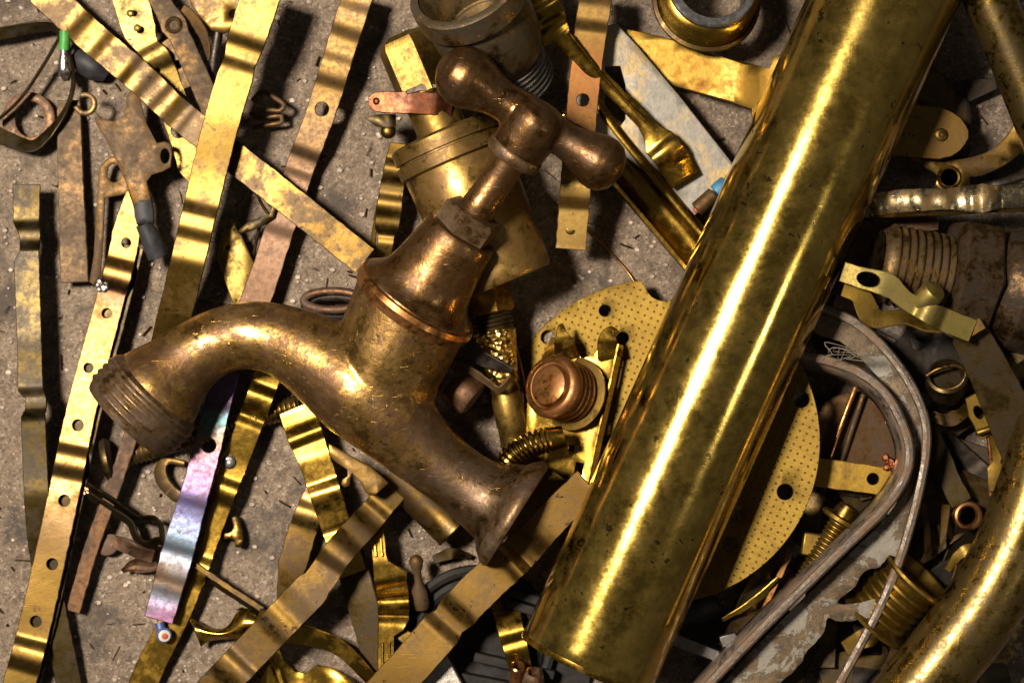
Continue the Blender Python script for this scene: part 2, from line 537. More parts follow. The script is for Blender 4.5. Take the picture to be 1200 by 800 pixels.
M['bronze'] = metal('satin_bronze_strip', (.140, .083, .0205), (.085, .048, .0115), rgrain=.06, tarn=(.41, .64), rough=(.38, .50), spots=1.0, bump=.06, scr=.6, sc1=100)
M['brown'] = metal('dull_brown_brass', (0.120, 0.067, 0.022), (0.060, 0.036, 0.016), tarn=(.36, .64), rough=(0.55, 0.75), spots=.6, m2=.5, sc1=70)
M['rustbrown'] = metal('rusty_brown_strip', (.15, .08, .04), (.07, .042, .028), tarn=(.38, .66), rough=(.5, .78), m2=.3)
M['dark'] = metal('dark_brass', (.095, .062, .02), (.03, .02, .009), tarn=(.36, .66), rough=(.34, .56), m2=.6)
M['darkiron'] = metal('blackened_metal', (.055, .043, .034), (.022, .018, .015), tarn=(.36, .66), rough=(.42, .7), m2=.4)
M['copper'] = metal('brown_copper', (.36, .165, .045), (.16, .07, .024), tarn=(.38, .64), rough=(.24, .44), scr=.5, spots=.7)
M['copperbright'] = metal('bright_copper', (.85, .34, .16), (.5, .17, .07), rough=(.25, .4))
M['orange'] = metal('dull_red_copper', (.085, .027, .010), (.05, .017, .007), tarn=(.42, .66), rough=(.36, .48), scr=.5, m2=.8, spots=.7)
M['rods'] = metal('machined_brass', (0.239, 0.151, 0.034), (0.123, 0.074, 0.018), tarn=(.40, .70), rough=(.38, .52), bump=.22, spots=.6)
M['valve'] = metal('greasy_valve_brass', (.32, .205, .05), (.13, .072, .02), tarn=(.38, .62), rough=(.25, .46), spots=.8, dust=.15, sc1=75)
M['pipe'] = metal('tarnished_tube_brass', (.52, .352, .072), (.33, .228, .054), (.04, .03, .016), rgrain=.03, tarn=(.38, .62), rough=(.10, .165), sc1=70, spots=.8, scr=1.0, bump=.03, m2=.95, dust=.07, bscale=420, coat=0)
M['pipe2'] = metal('brushed_tube_brass', (.22, .145, .034), (.075, .052, .018), rgrain=.06, tarn=(.38, .62), rough=(0.22, 0.4), sc1=160, spots=.5, bump=.16)
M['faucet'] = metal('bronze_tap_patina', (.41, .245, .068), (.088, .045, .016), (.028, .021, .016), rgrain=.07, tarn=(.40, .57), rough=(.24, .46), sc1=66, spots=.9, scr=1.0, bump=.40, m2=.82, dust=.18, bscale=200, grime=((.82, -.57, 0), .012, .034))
M['tapbrown'] = metal('brown_tap_patina', (.225, .115, .036), (.066, .034, .013), (.026, .02, .016), rgrain=.07, tarn=(.39, .59), rough=(.22, .44), sc1=70, scr=.9, bump=.36, m2=.85, dust=.16, bscale=220)
M['tapgrey'] = metal('dusty_tap_metal', (.17, .10, .042), (.06, .036, .019), tarn=(.38, .60), rough=(.34, .6), sc1=110, bump=.45, m2=.6, dust=.28)
M['fitting'] = metal('grimy_fitting', (.085, .050, .021), (.03, .019, .010), tarn=(.38, .60), rough=(.40, .7), sc1=120, bump=.6, m2=.55, dust=.10)
M['coupling'] = metal('verdigris_coupling', (.15, .098, .040), (.05, .038, .022), (.16, .08, .03), tarn=(.38, .6), rough=(.32, .56), sc1=80, bump=.45, m2=.6, dust=.10, spots=.7)
M['zinc'] = metal('zinc_plated_steel', (.42, .40, .36), (.22, .20, .17), tarn=(.4, .7), rough=(.35, .55), bump=.4)
M['chrome'] = metal('dull_chrome', (.52, .52, .54), (.32, .31, .32), tarn=(.45, .75), rough=(.28, .45))
M['silver'] = metal('silvered_strip', (.34, .29, .19), (.20, .13, .05), tarn=(.42, .62), rough=(.2, .4), bump=.4)
M['greyrust'] = metal('grey_rusted_rim', (.25, .215, .185), (.15, .095, .055), tarn=(.42, .6), rough=(.45, .7), sc1=110, bump=.7, m2=.4, dust=.4)
M['copperstrip'] = metal('heat_tinted_strip', (0.244, 0.139, 0.042), (0.117, 0.065, 0.018), (0.049, 0.028, 0.014), tarn=(.44, .7), rough=(0.38, 0.5), spots=.5, m2=.9, uvramp=[
    (.0, (0.191, 0.107, 0.025)), (.14, (0.191, 0.107, 0.025)), (.185, (0.054, 0.024, 0.016)), (.22, (0.083, 0.036, 0.021)), (.27, (0.175, 0.079, 0.022)), (.33, (0.240, 0.130, 0.030)), (.46, (0.249, 0.142, 0.036)), (.56, (0.224, 0.147, 0.048)), (.64, (0.191, 0.123, 0.060)), (.74, (0.166, 0.103, 0.025)), (1, (0.149, 0.098, 0.021))])
M['rainbow'] = metal('rainbow_oxide_strip', (.3, .22, .2), (.105, .068, .048), (.06, .045, .045), tarn=(.46, .74), rough=(.46, .56), spots=.5, m2=.95, uvramp=[
    (.0, (.17, .104, .030)), (.16, (.175, .106, .030)), (.27, (.12, .072, .038)), (.36, (.11, .066, .042)), (.5, (.10, .058, .034)), (.60, (.17, .105, .16)), (.66, (.165, .12, .24)), (.69, (.07, .19, .21)), (.715, (.24, .15, .11)), (.76, (.25, .12, .22)), (.82, (.12, .115, .27)), (.87, (.12, .18, .25)), (.91, (.17, .19, .24)), (.945, (.25, .165, .10)), (.965, (.12, .16, .22)), (1, (.24, .11, .22))])
M['rubber'] = plain('black_rubber', (.010, .010, .012), (.022, .022, .025), .55, 300, .2, 0, .2)
M['plastic'] = plain('black_plastic', (.006, .0055, .005), (.016, .0145, .013), .6, 260, .3, 0, .12)
M['steeldark'] = metal('oiled_steel', (.16, .15, .145), (.06, .055, .05), rough=(.35, .55), m2=.6)
M['green'] = plain('green_insulation', (.03, .20, .025), (.02, .10, .015), .45)
M['blue'] = plain('blue_paint', (.03, .15, .27), (.02, .08, .14), .5)
M['bluecable'] = plain('blue_insulation', (.03, .05, .16), (.02, .03, .09), .5)
M['white'] = plain('white_insulation', (.42, .38, .33), (.26, .23, .2), .6)
M['red'] = plain('red_core', (.28, .06, .03), (.15, .03, .02), .6)
M['fibre'] = plain('pale_fibre', (.15, .125, .09), (.09, .075, .055), .9, 200, .2, 0, .1)
M['solder'] = metal('solder', (.45, .42, .40), (.2, .18, .17), rough=(.25, .5), bump=.6)

def paint_mat():
    q = NT('flaking_grey_paint'); v = q.coords()
    n = q.noise(v, 85, 8, .72, .5); n2 = q.noise(v, 500, 5, .7)
    f = q.ramp(n, [(.47, 0.0), (.50, 1.0)])
    paint = q.mix(n2, (.185, .168, .135), (.11, .097, .076))
    rust = q.mix(q.ramp(n2, [(.35, 0.0), (.65, 1.0)]), (.06, .047, .035), (.13, .085, .04))
    q.link(q.mix(f, paint, rust), q.b.inputs['Base Color'])
    q.b.inputs['Roughness'].default_value = .62
    q.link(q.math('MULTIPLY', f, .5), q.b.inputs['Metallic'])
    q.bump(q.math('ADD', q.math('MULTIPLY', f, -.7), n2), .5, .0005); return q.m
M['paint'] = paint_mat()

def pitted_mat():
    q = NT('pitted_grey_zinc'); v = q.coords()
    n = q.noise(v, 60, 8, .7, .3); n2 = q.noise(v, 420, 6, .75)
    f = q.ramp(n, [(.52, 0.0), (.64, 1.0)])
    g = q.mix(q.ramp(n2, [(.3, 0.0), (.7, 1.0)]), (.20, .19, .16), (.11, .10, .082))
    q.link(q.mix(f, g, (.27, .185, .065)), q.b.inputs['Base Color'])
    q.b.inputs['Roughness'].default_value = .52
    mt = q.math('MULTIPLY_ADD', f, .5); q.n[-1].inputs[2].default_value = .25
    q.link(mt, q.b.inputs['Metallic'])
    q.bump(n2, .45, .0006); return q.m
M['pitted'] = pitted_mat()

def disc_mat():
    q = NT('dotted_brass_disc')
    tc = q.node('ShaderNodeTexCoord'); mp = q.node('ShaderNodeMapping'); q.link(tc.outputs['Object'], mp.inputs[0])
    k = 1/(8.2*S); mp.inputs['Scale'].default_value = (k, k, 0); mp.inputs['Rotation'].default_value = (0, 0, .42)
    fr = q.node('ShaderNodeVectorMath', operation='FRACTION'); q.link(mp.outputs[0], fr.inputs[0])
    ds = q.node('ShaderNodeVectorMath', operation='DISTANCE'); q.link(fr.outputs[0], ds.inputs[0]); ds.inputs[1].default_value = (.5, .5, 0)
    dot = q.ramp(ds.outputs['Value'], [(.10, 1.0), (.17, 0.0)])
    v = q.coords(); n = q.noise(v, 70, 7, .7); n2 = q.noise(v, 600, 4, .7)
    dot = q.math('MULTIPLY', dot, q.ramp(n, [(.3, 1.0), (.75, .35)]))
    c = q.mix(q.ramp(n, [(.42, 0.0), (.72, 1.0)]), (.165, .106, .019), (.095, .058, .012))
    c = q.mix(q.math('MULTIPLY', n2, .4), c, (.10, .064, .016))
    q.link(q.mix(dot, c, (.05, .03, .012)), q.b.inputs['Base Color'])
    q.b.inputs['Metallic'].default_value = .95; q.b.inputs['Roughness'].default_value = .6
    q.bump(q.math('ADD', q.math('MULTIPLY', dot, -3.0), n2), .4, .0004); return q.m
M['disc'] = disc_mat()

def concrete_mat():
    q = NT('worn_concrete'); tc = q.node('ShaderNodeTexCoord'); v = tc.outputs['Object']
    n = q.noise(v, 34, 8, .7); n2 = q.noise(v, 260, 8, .8); n3 = q.noise(v, 1000, 5, .8)
    c = q.mix(q.ramp(n, [(.34, 0.0), (.66, 1.0)]), (.105, .073, .047), (.225, .166, .115))
    c = q.mix(q.ramp(n2, [(.42, 0.0), (.62, 1.0)]), c, (.30, .228, .162))
    c = q.mix(q.ramp(n3, [(.50, 0.0), (.62, .9)]), c, (.06, .045, .034))
    c = q.mix(q.ramp(q.noise(v, 760, 4, .7), [(.58, 0.0), (.64, .85)]), c, (.42, .35, .275))
    vo = q.node('ShaderNodeTexVoronoi'); vo.inputs['Scale'].default_value = 420; q.link(v, vo.inputs['Vector'])
    pick = q.math('GREATER_THAN', q.noise(v, 300, 2), .60)
    sp = q.math('MULTIPLY', q.math('LESS_THAN', vo.outputs['Distance'], .28), pick)
    c = q.mix(q.math('MULTIPLY', sp, .6), c, (.42, .35, .275))
    st = q.ramp(q.noise(v, 42, 7, .68), [(.52, 0.0), (.62, 1.0)])
    c = q.mix(q.math('MULTIPLY', st, .8), c, (.055, .043, .036))
    q.link(c, q.b.inputs['Base Color']); q.b.inputs['Roughness'].default_value = .82
    h = q.math('ADD', q.math('MULTIPLY', n2, 1.2), q.math('MULTIPLY', n3, .5))
    h = q.math('ADD', h, q.math('MULTIPLY', sp, .35))
    q.bump(h, 1.0, .002); return q.m
M['concrete'] = concrete_mat()

# ================================================================== the surface
def ground():
    n = 160; half = 2600; vv = []; ff = []
    for j in range(n+1):
        for i in range(n+1):
            x = -half+2*half*i/n; y = -half+2*half*j/n
            vv.append(Vector((x, y, -3+2.5*mnoise.noise((x*.004, y*.004, 3))+1.5*mnoise.noise((x*.02, y*.02, 5)))))
    for j in range(n):
        for i in range(n):
            a = j*(n+1)+i; ff.append((a, a+1, a+n+2, a+n+1))
    o = obj('ground', vv, ff, M['concrete'], origin=(0, 0, 0)); o['kind'] = 'structure'
    # loose grit
    vv = []; ff = []
    base, bf = ball_mesh((0, 0, 0), 1, seg=5, rings=4)
    for k in range(2600):
        x = random.uniform(-640, 640); y = random.uniform(-440, 440); r = random.choice((.9, 1.2, 1.5, 1.9, 2.6, 3.6))*random.uniform(.6, 1.1)
        b = len(vv); a = random.random()*6
        for q in base:
            f = random.uniform(.75, 1.25)
            vv.append(Vector((x+r*f*(q.x*math.cos(a)-q.y*math.sin(a))*1.25, y+r*f*(q.x*math.sin(a)+q.y*math.cos(a)), -2.2+r*f*q.z*.7)))
        ff += [tuple(i+b for i in f) for f in bf]
    o = obj('grit', vv, ff, M['grit'], origin=(0, 0, 0)); o['kind'] = 'stuff'
    o['label'] = 'pale sand grains scattered over the concrete'; o['category'] = 'grit'

def filings():
    vv = []; ff = []
    for k in range(420):
        x = random.uniform(-620, 620); y = random.uniform(-420, 420); a = random.random()*6.28; l = random.choice((2, 3, 4, 6, 9))*random.uniform(.7, 1.2); w_ = random.uniform(.5, 1.3); b = len(vv); z = -1.2; lift = random.uniform(0, 1.6)
        c_, s_ = math.cos(a), math.sin(a)
        for (u_, v_, h_) in ((-l, -w_, 0), (l, -w_, lift), (l, w_, lift), (-l, w_, 0), (-l, 0, 1), (l, 0, 1+lift)):
            vv.append(Vector((x+u_*c_-v_*s_, y+u_*s_+v_*c_, z+h_)))
        ff += [(b, b+1, b+5, b+4), (b+4, b+5, b+2, b+3), (b, b+4, b+3), (b+1, b+2, b+5), (b, b+3, b+2, b+1)]
    o = obj('filings', vv, ff, M['bronze'], origin=(0, 0, 0)); o['kind'] = 'stuff'
    o['label'] = 'fine brass filings sprinkled over the concrete'; o['category'] = 'filings'

def grit_mat():
    q = NT('sand_grains'); tc = q.node('ShaderNodeTexCoord')
    n = q.noise(tc.outputs['Object'], 160, 3)
    q.link(q.ramp(n, [(.35, (.11, .082, .06)), (.5, (.19, .148, .11)), (.64, (.29, .23, .175))]), q.b.inputs['Base Color'])
    q.b.inputs['Roughness'].default_value = .6; return q.m
M['grit'] = grit_mat()
ground()
filings()

# ================================================================== the tap
def remesh(o, vox=2.4, it=6):
    m = o.modifiers.new('fuse', 'REMESH'); m.mode = 'VOXEL'; m.voxel_size = vox*S; m.use_smooth_shade = True
    m = o.modifiers.new('soften', 'SMOOTH'); m.factor = .5; m.iterations = it
    return o

def tap():
    t = thing('water_tap', 'old brown bronze water tap with curved spout lying on its side', 'tap', P(450, 450, 0))
    hz = 112
    pts = [(176, 466, 100, 60), (188, 453, 100, 57), (203, 438, 100, 49), (222, 421, 101, 42), (252, 402, 103, 39), (290, 393, 105, 40), (330, 399, 108, 43),
           (370, 418, 112, 51), (420, 452, 116, 61), (452, 482, 116, 56), (490, 522, 113, 44), (531, 556, 110, 39), (563, 579, 108, 43), (582, 589, 107, 52), (593, 596, 107, 62), (602, 602, 107, 67)]
    c = cr(pts, 4)
    body = tube_mesh([P(a[0], a[1], a[2]) for a in c], [a[3]*.965 for a in c], 36)
    F = P(485, 356, 128); H = P(622, 152, 196); Lx = math.hypot(622-485, 356-152)
    d = (H-F).normalized()
    b0 = P(440, 455, 112)
    barrel = lathe_mesh(b0, F, [(-30, 30), (-12, 52), (10, 62), (50, 66), (90, 68), (112, 69)], (485-440)*1.0 if False else 112, 40)
    bulb = ball_mesh(P(446, 446, 112), 67, 1, 1, .95, 28, 18)
    body_part = o = obj('body', *join(body, barrel, bulb), M['faucet'], t, None, 60)
    remesh(o, 2.2, 6)
    # threaded mouth of the spout
    A = P(199, 441, 100); B = P(150, 492, 98)
    Lm = 68
    th = [(12, 50), (20, 57), (25, 61)] + thread_prof(28, 62, 63.5, 2.8, 8.5) + [(65, 60), (70, 58), (71, 52), (60, 48), (20, 40)]
    lathe('spout_thread', A, B, th, M['tapgrey'], body_part, Lm, 72, 0, 1.8)
    # inlet rim
    A = P(585, 590, 107); B = P(612, 607, 107)
    lathe('inlet_rim', A, B, [(0, 50), (8, 60), (16, 67), (22, 68.5), (26, 67), (27, 60), (22, 44)], M['tapgrey'], body_part, 32, 56, 0, .8)
    # bonnet
    lathe('bonnet_flange', F, H, [(-9, 66), (-7, 72), (4, 75), (10, 73), (12, 66)], M['copper'], t, Lx, 40, .35, 1.6, True, 30)
    lathe('bonnet', F, H, [(8, 70), (13, 69), (17, 64), (23, 57.5), (31, 53), (44, 49.5), (64, 46.5), (85, 44), (100, 42.5), (104, 40), (105, 30)], M['tapbrown'], t, Lx, 56, 0, .7)
    lathe('gland_nut', F, H, [(103, 33), (105, 36), (128, 36), (131, 33), (132, 22)], M['tapgrey'], t, Lx, 6, .4, 0, True, 30)
    lathe('spindle', F, H, [(130, 20), (133, 21), (150, 20.5), (152, 19.5), (185, 19), (215, 19)], M['tapbrown'], t, Lx, 32)
    # handle: a bar with two bulbs fused with a hub
    a = P(545, 90, 204); b = P(702, 190, 184); Lb = math.hypot(157, 100)
    prof = [(-35, 2), (-33, 11), (-27, 22), (-16, 31), (-2, 35), (10, 34), (24, 29), (38, 24), (52, 22), (80, 24), (110, 24), (128, 20), (140, 20), (152, 22), (166, 27), (180, 31), (192, 31.5), (203, 28), (211, 20), (215, 10), (216.5, 2)]
    bar = lathe_mesh(a, b, prof, Lb, 32)
    hub = lathe_mesh(H, H+d, [(-38, 24), (-36, 30), (-20, 32), (0, 33), (14, 33), (24, 29), (31, 20), (34, 8)], None, 32)
    o = obj('handle', *join(bar, hub), M['tapbrown'], t, None, 60)
    remesh(o, 1.9, 6)
    lathe('hub_collar', H-d*42, H, [(0, 22), (2, 30), (6, 32.5), (14, 32.5), (16, 31)], M['tapgrey'], o, None, 40)
tap()

# ================================================================== big tube
def pipes():
    t = thing('brass_tube', 'thick tarnished brass tube lying diagonally across the pile', 'tube', P(860, 390, 20))
    A = P(1065, -66, 138); B = P(688, 778, 122)
    L = (B-A).length
    n = 60
    pr = [(0, 76), (0, 80)] + [(L*k/n, 80) for k in range(n)] + [(L-3, 80), (L, 79), (L, 75.5), (L-80, 75), (0, 75)]
    vv, ff = lathe_mesh(A, B, pr, None, 96, 0, .15, False)
    # bruised end
    x, y, d = frame_of(B-A)
    for i, v in enumerate(vv):
        s = (v-A).dot(d)
        if s > L-60:
            a = math.atan2((v-A).dot(y), (v-A).dot(x))
            f = (s-L+60)/60
            vv[i] = v+d*(f*f*6*mnoise.noise((math.cos(a)*2.2, math.sin(a)*2.2, 4)))
    obj('tube_wall', vv, ff, M['pipe'], t, None, 40)
    lathe('cut_rim', A, B, [(L-5, 80.3), (L-1, 80.4), (L+1.5, 79.4), (L+2, 77.5), (L+1, 75.2), (L-6, 74.8)], M['gold'], t, None, 96, 0, .9, False)
    o = tube('bent_tube', [(1238, 500, 108), (1216, 570, 108), (1190, 640, 107), (1153, 708, 105), (1108, 768, 102), (1065, 822, 98), (1030, 868, 95)], 45, M['pipe2'], None, 48, 6)
    tag(o, 'bent brushed brass tube curving through the lower right corner', 'tube')
    o = tube('brass_tube', [(1138, -60, 130), (1160, 0, 128), (1190, 70, 122), (1218, 140, 116), (1240, 195, 112)], 29, M['pipe2'], None, 40, 8)
    tag(o, 'slim brass tube leaning across the upper right corner', 'tube')
pipes()

# ================================================================== strips on the left
strip('brass_strip', 'dull olive brass strip with notched edges along the left side', 'strip',
      [(31, 216), (31, 290), (35, 400), (38, 480), (46, 620), (62, 710), (84, 815)],
      [(0, 16, 16), (.05, 15.5, 16), (.075, 15, 16), (.10, 8, 17), (.13, 8, 15), (.15, 15, 15), (.33, 15, 14), (.40, 16, 14), (.415, 8, 17), (.435, 8, 17), (.45, 14, 15), (.7, 15, 15), (1, 15, 15)],
      [(0, 34), (.3, 46), (.6, 42), (.8, 22), (1, 14)], M['olive'], crimps=[(.10, 8, 16), (.425, 8, 18)])

def tinted_strip():
    t = thing('terminal_strip', 'long coppery strip with round holes and a solder burn, below the spout mouth', 'strip', P(90, 500, 20))
    k = dict(crimps=[(.16, 13, 17), (.525, 13, 18), (.90, 13, 18)], holes=[(.098, 2, 5.5), (.236, 0, 5.5), (.345, -4, 5.5), (.455, 0, 6.5), (.60, 2, 6.5), (.722, 4, 6.5), (.835, 0, 6.5)])
    pts = [(150, 224), (146, 285), (127, 360), (96, 478), (73, 588), (42, 728), (16, 826)]
    wd = [(0, 3), (.02, 12), (.05, 24), (.08, 33), (.3, 34), (.5, 36), (1, 39)]
    pr = [(0, 32), (.3, 36), (.6, 44), (1, 26)]
    sub, _ = strip('blade', None, None, pts, wd, pr, M['copperstrip'], None, t, **k)
    p2 = [(x+5, y+2) for x, y in pts[1:]]
    strip('backing_blade', None, None, p2, 37, [(0, 26), (.2, 28), (.55, 36), (1, 18)], M['olive'], None, t, crimps=[(.46, 12, 18), (.89, 12, 18)])
    vv, ff = [], []
    ms = []
    for k_ in range(9):
        ms.append(ball_mesh(P(118+random.uniform(-6, 10), 335+random.uniform(-5, 5), 38), random.uniform(2.5, 5), sz=.6, seg=10, rings=6))
    obj('solder_blob', *join(*ms), M['solder'], sub)
tinted_strip()

strip('flat_bar', 'flat dull brown bar with square end beside the coppery strip', 'bar',
      [(81, 118), (83, 200), (88, 331)], [(0, 27), (.2, 29), (1, 33)], [(0, 14), (1, 22)], M['brown'], t=7)

def switch_bracket():
    t = thing('contact_bracket', 'tarnished bracket with an open ring, a taped tail and a small lug', 'bracket', P(155, 180, 10))
    out = [(111, 131), (119, 139), (134, 143), (146, 134), (149, 113), (154, 104), (163, 101), (165, 120), (172, 145), (184, 168), (193, 166), (200, 169), (202, 180), (200, 196), (191, 201), (178, 205), (172, 213), (177, 234), (157, 240), (152, 225), (146, 210), (137, 190), (125, 165), (113, 146)]
    flat('plate', None, None, out, lambda x, y: 44+(y-100)*.05, M['brown'], None, t, holes=[(193.5, 183, 5.5, 9)], t=4)
    C_ = [(100+14*math.cos(a), 122+14*math.sin(a)) for a in np.linspace(-2.1, 2.9, 20)]
    D_ = [(100+8*math.cos(a), 122+8*math.sin(a)) for a in np.linspace(2.9, -2.1, 18)]
    flat('open_ring', None, None, C_+D_, 47, M['aged'], None, t, t=6)
    strip('tape', None, None, [(167, 232), (170, 262)], [(0, 20), (.5, 23), (1, 20)], 49, M['rubber'], None, t, t=9, cup=-3)
    tube('sleeve', [(168, 262, 46), (173, 272, 43), (179, 285, 40), (185, 301, 36)], [9.5, 11, 12, 12], M['rubber'], t, 18)
    tube('wire_core', [(183, 296, 36), (186, 303, 36)], 5, M['copperbright'], t, 10)
switch_bracket()

flat('slotted_link', 'brown link with a round eye, half under the taped bracket', 'link',
     [(120, 192), (128, 184), (140, 182), (150, 190), (157, 212), (152, 226), (140, 229), (123, 232), (121, 280), (118, 322), (110, 334), (105, 330), (110, 300), (113, 250), (116, 205)], 22, M['brown'], holes=[(134, 203, 8.5, 11)], t=4)

def left_clip():
    t = thing('spring_clip', 'looped flat brass clip at the upper left edge', 'clip', P(40, 100, 0))
    strip('band', None, None, [(-18, 42), (10, 38), (40, 32), (62, 31), (74, 42), (80, 62), (86, 95), (80, 122), (66, 146), (42, 170), (22, 168), (-18, 152)], [(0, 15), (.3, 15), (.5, 13), (.75, 15), (1, 20)], [(0, 26), (.3, 30), (.7, 26), (1, 18)], M['olive'], None, t, roll=[(0, 15), (.2, 30), (.32, 62), (.6, 62), (.75, 30), (1, 10)], t=3)
    strip('tongue', None, None, [(72, 40), (50, 78), (22, 118), (-14, 150)], 9, [(0, 34), (1, 30)], M['olive'], None, t, roll=66)
left_clip()
o = flat('ring_washer', 'worn brown ring inside the looped clip', 'ring', circle(34, 141, 31, 40, 33), lambda x, y: 12, M['rustbrown'], holes=[(36, 140, 18, 21)], t=6)

def green_wire():
    t = thing('wire_stub', 'green insulated wire stub with a soldered tip', 'wire', P(76, 60, 20))
    tube('insulation', [(76, 36, 44), (76, 48, 42), (75, 58, 40)], 6.5, M['green'], t, 14)
    tube('solder_tip', [(75, 57, 40), (75, 66, 38), (76, 82, 34), (78, 95, 31)], [4, 5, 9, 4], M['solder'], t, 12)
green_wire()
o = tube('rubber_bung', [(88, 66, 14), (98, 72, 16), (112, 80, 16), (125, 88, 12)], [10, 15, 16, 9], M['rubber'], None, 18)
tag(o, 'black rubber bung next to the green wire stub', 'bung')

strip('brass_strip', 'tarnished diagonal strip crossing under the widest bright strip', 'strip',
      [(48, -12), (108, 44), (165, 92), (205, 130), (262, 175), (340, 236), (428, 306)], [(0, 38), (.4, 36), (.6, 36), (1, 35)], [(0, 40), (.5, 58), (1, 56)], M['aged'],
      crimps=[(.16, 6, 24), (.31, -5, 18), (.40, 4, 13), (.45, -3, 10)])

def spotted():
    t = thing('contact_strip', 'pale spotted strip with four holes passing under the diagonal strip', 'strip', P(185, 100, 10))
    sub, _ = strip('blade', None, None, [(150, -8), (163, 36), (184, 78), (212, 150), (230, 220)], [(0, 20, 24), (.2, 19, 20), (.28, 13, 14), (.34, 20, 20), (.7, 17, 19), (.9, 16, 18), (1, 3, 10)], [(0, 34), (.3, 34), (.5, 26), (1, 20)], M['pale'], None, t,
          holes=[(.105, 1, 3.2), (.19, 2, 4), (.40, -2, 4), (.71, -3, 9)], crimps=[(.34, 9, 14)])
    rivet(sub, 153, 16, 36, 4.5, M['pale']); rivet(sub, 161, 33, 36, 4.5, M['pale'])
spotted()

strip('brass_strip', 'widest bright brass strip, running from the top edge to the spout', 'strip',
      [(309, -14), (285, 60), (258, 150), (236, 240), (217, 320), (199, 392), (190, 430)], [(0, 46), (.15, 44), (.2, 37), (.24, 42), (.6, 40), (.8, 40), (1, 38)], [(0, 92), (.3, 84), (.6, 78), (.72, 80), (1, 36)], M['bright'],
      crimps=[(.175, -6, 20), (.62, -7, 22)], t=4)

strip('oxidised_strip', 'long rainbow-tinted strip with scalloped lower end, under the spout', 'strip',
      [(421, -10), (398, 62), (376, 132), (352, 196), (330, 262), (304, 340), (280, 395), (262, 446), (240, 536), (212, 634), (186, 726)], [(0, 36), (.3, 34), (.55, 35), (.62, 31), (.8, 33), (.9, 38), (1, 34)],
      [(0, 52), (.3, 24), (.5, 30), (.65, 46), (.8, 54), (1, 42)], M['rainbow'],
      holes=[(.187, 0, 8), (.725, 1, 8.5)],
      crimps=[(.045, 6, 22), (.125, 6, 20), (.275, -6, 18), (.36, 5, 24), (.60, 5, 16), (.65, -4, 16), (.83, -3, 18), (.875, 3, 14), (.92, 3, 16), (.965, -2, 12)])

def gold_under():
    t = thing('brass_strip', 'golden strip with a rivet, just right of the rainbow-tinted strip', 'strip', P(240, 620, 10))
    sub, _ = strip('blade', None, None, [(322, 418), (306, 462), (280, 530), (250, 608), (214, 704), (176, 782), (158, 826)], [(0, 32), (.4, 30), (1, 34)], [(0, 40), (.3, 26), (.7, 22), (1, 12)], M['gold'], None, t, crimps=[(.12, 10, 16), (.17, -6, 10), (.38, 6, 14), (.6, 6, 16)])
    rivet(sub, 268, 541, 30, 8, M['steeldark'])
gold_under()
def cable_end():
    t = thing('cable_end', 'tiny blue cable end with a white and red core', 'cable', P(190, 735, 10))
    tube('sheath', [(187, 729, 30), (189, 738, 31)], 6, M['bluecable'], t, 14)
    A = P(192, 743, 33); B = P(193, 745, 40)
    lathe('insulation', A, B, [(0, 9), (4, 9), (5, 8)], M['bluecable'], t, None, 16)
    lathe('white_ring', A, B, [(4, 7), (6, 7), (6.5, 6)], M['white'], t, None, 16)
    lathe('core', A, B, [(5, 3.6), (7.6, 3.6), (8, 2.5)], M['red'], t, None, 12)
cable_end()

strip('thin_bar', 'narrow brown bar sloping from under the spout mouth', 'bar', [(158, 498), (133, 572), (108, 640), (86, 716)], 17, [(0, 34), (1, 14)], M['rustbrown'], t=7)

def threaded_rod():
    t = thing('threaded_rod', 'brass threaded rod lying flat under the rainbow-tinted strip', 'rod', P(240, 505, 0))
    A = P(148, 534, 16); B = P(352, 474, 16); L = 212
    lathe('shank', A, B, thread_prof(0, 206, 13, 1.8, 6), M['aged'], t, L, 24)
    lathe('end_washer', P(122, 540, 18), P(148, 534, 17), [(0, 24), (3, 26), (7, 26), (9, 23)], M['dark'], t, 26, 28)
threaded_rod()

def folded_clip():
    t = thing('folded_clip', 'thin dark folded clip with a round loop, passing under the rainbow-tinted strip', 'clip', P(200, 640, 0))
    strip('upper_leaf', None, None, [(102, 568), (134, 588), (156, 604), (166, 608), (180, 607), (189, 618), (190, 634)], 13, [(0, 34), (1, 28)], M['olive'], None, t, roll=[(0, 55), (.6, 55), (1, 60)], t=2.6)
    strip('lower_leaf', None, None, [(100, 577), (130, 597), (152, 612), (158, 626), (166, 636), (178, 637), (190, 634), (222, 660), (262, 688), (318, 724)], 16, [(0, 30), (.4, 24), (1, 26)], M['olive'], None, t, roll=[(0, 52), (1, 48)], t=2.6)
    strip('spine', None, None, [(222, 657), (262, 684), (308, 714)], 7, 34, M['aged'], None, t, t=3)
    ms = [ball_mesh(P(101+random.uniform(-3, 3), 575+random.uniform(-3, 3), 34), 2.6, seg=8, rings=5) for _ in range(6)]
    obj('copper_bead', *join(*ms), M['copperbright'], t)
folded_clip()

def lug_crumpled():
    t = thing('crumpled_lug', 'crumpled brown lug beside the narrow brown bar', 'lug', P(150, 645, 0))
    flat('leaf', None, None, [(113, 640), (120, 628), (134, 626), (140, 636), (133, 648), (120, 650)], 14, M['rustbrown'], None, t, sm=True, t=4)
    strip('twist', None, None, [(134, 634), (150, 640), (166, 648), (180, 652)], [(0, 14), (.5, 22), (1, 16)], [(0, 14), (.4, 22), (1, 14)], M['rustbrown'], None, t, roll=[(0, 0), (.5, 45), (1, 10)], t=4)
    strip('tail', None, None, [(144, 668), (158, 662), (178, 664), (186, 660)], [(0, 5), (.4, 17), (1, 8)], 12, M['rustbrown'], None, t, t=4, cup=5)
lug_crumpled()

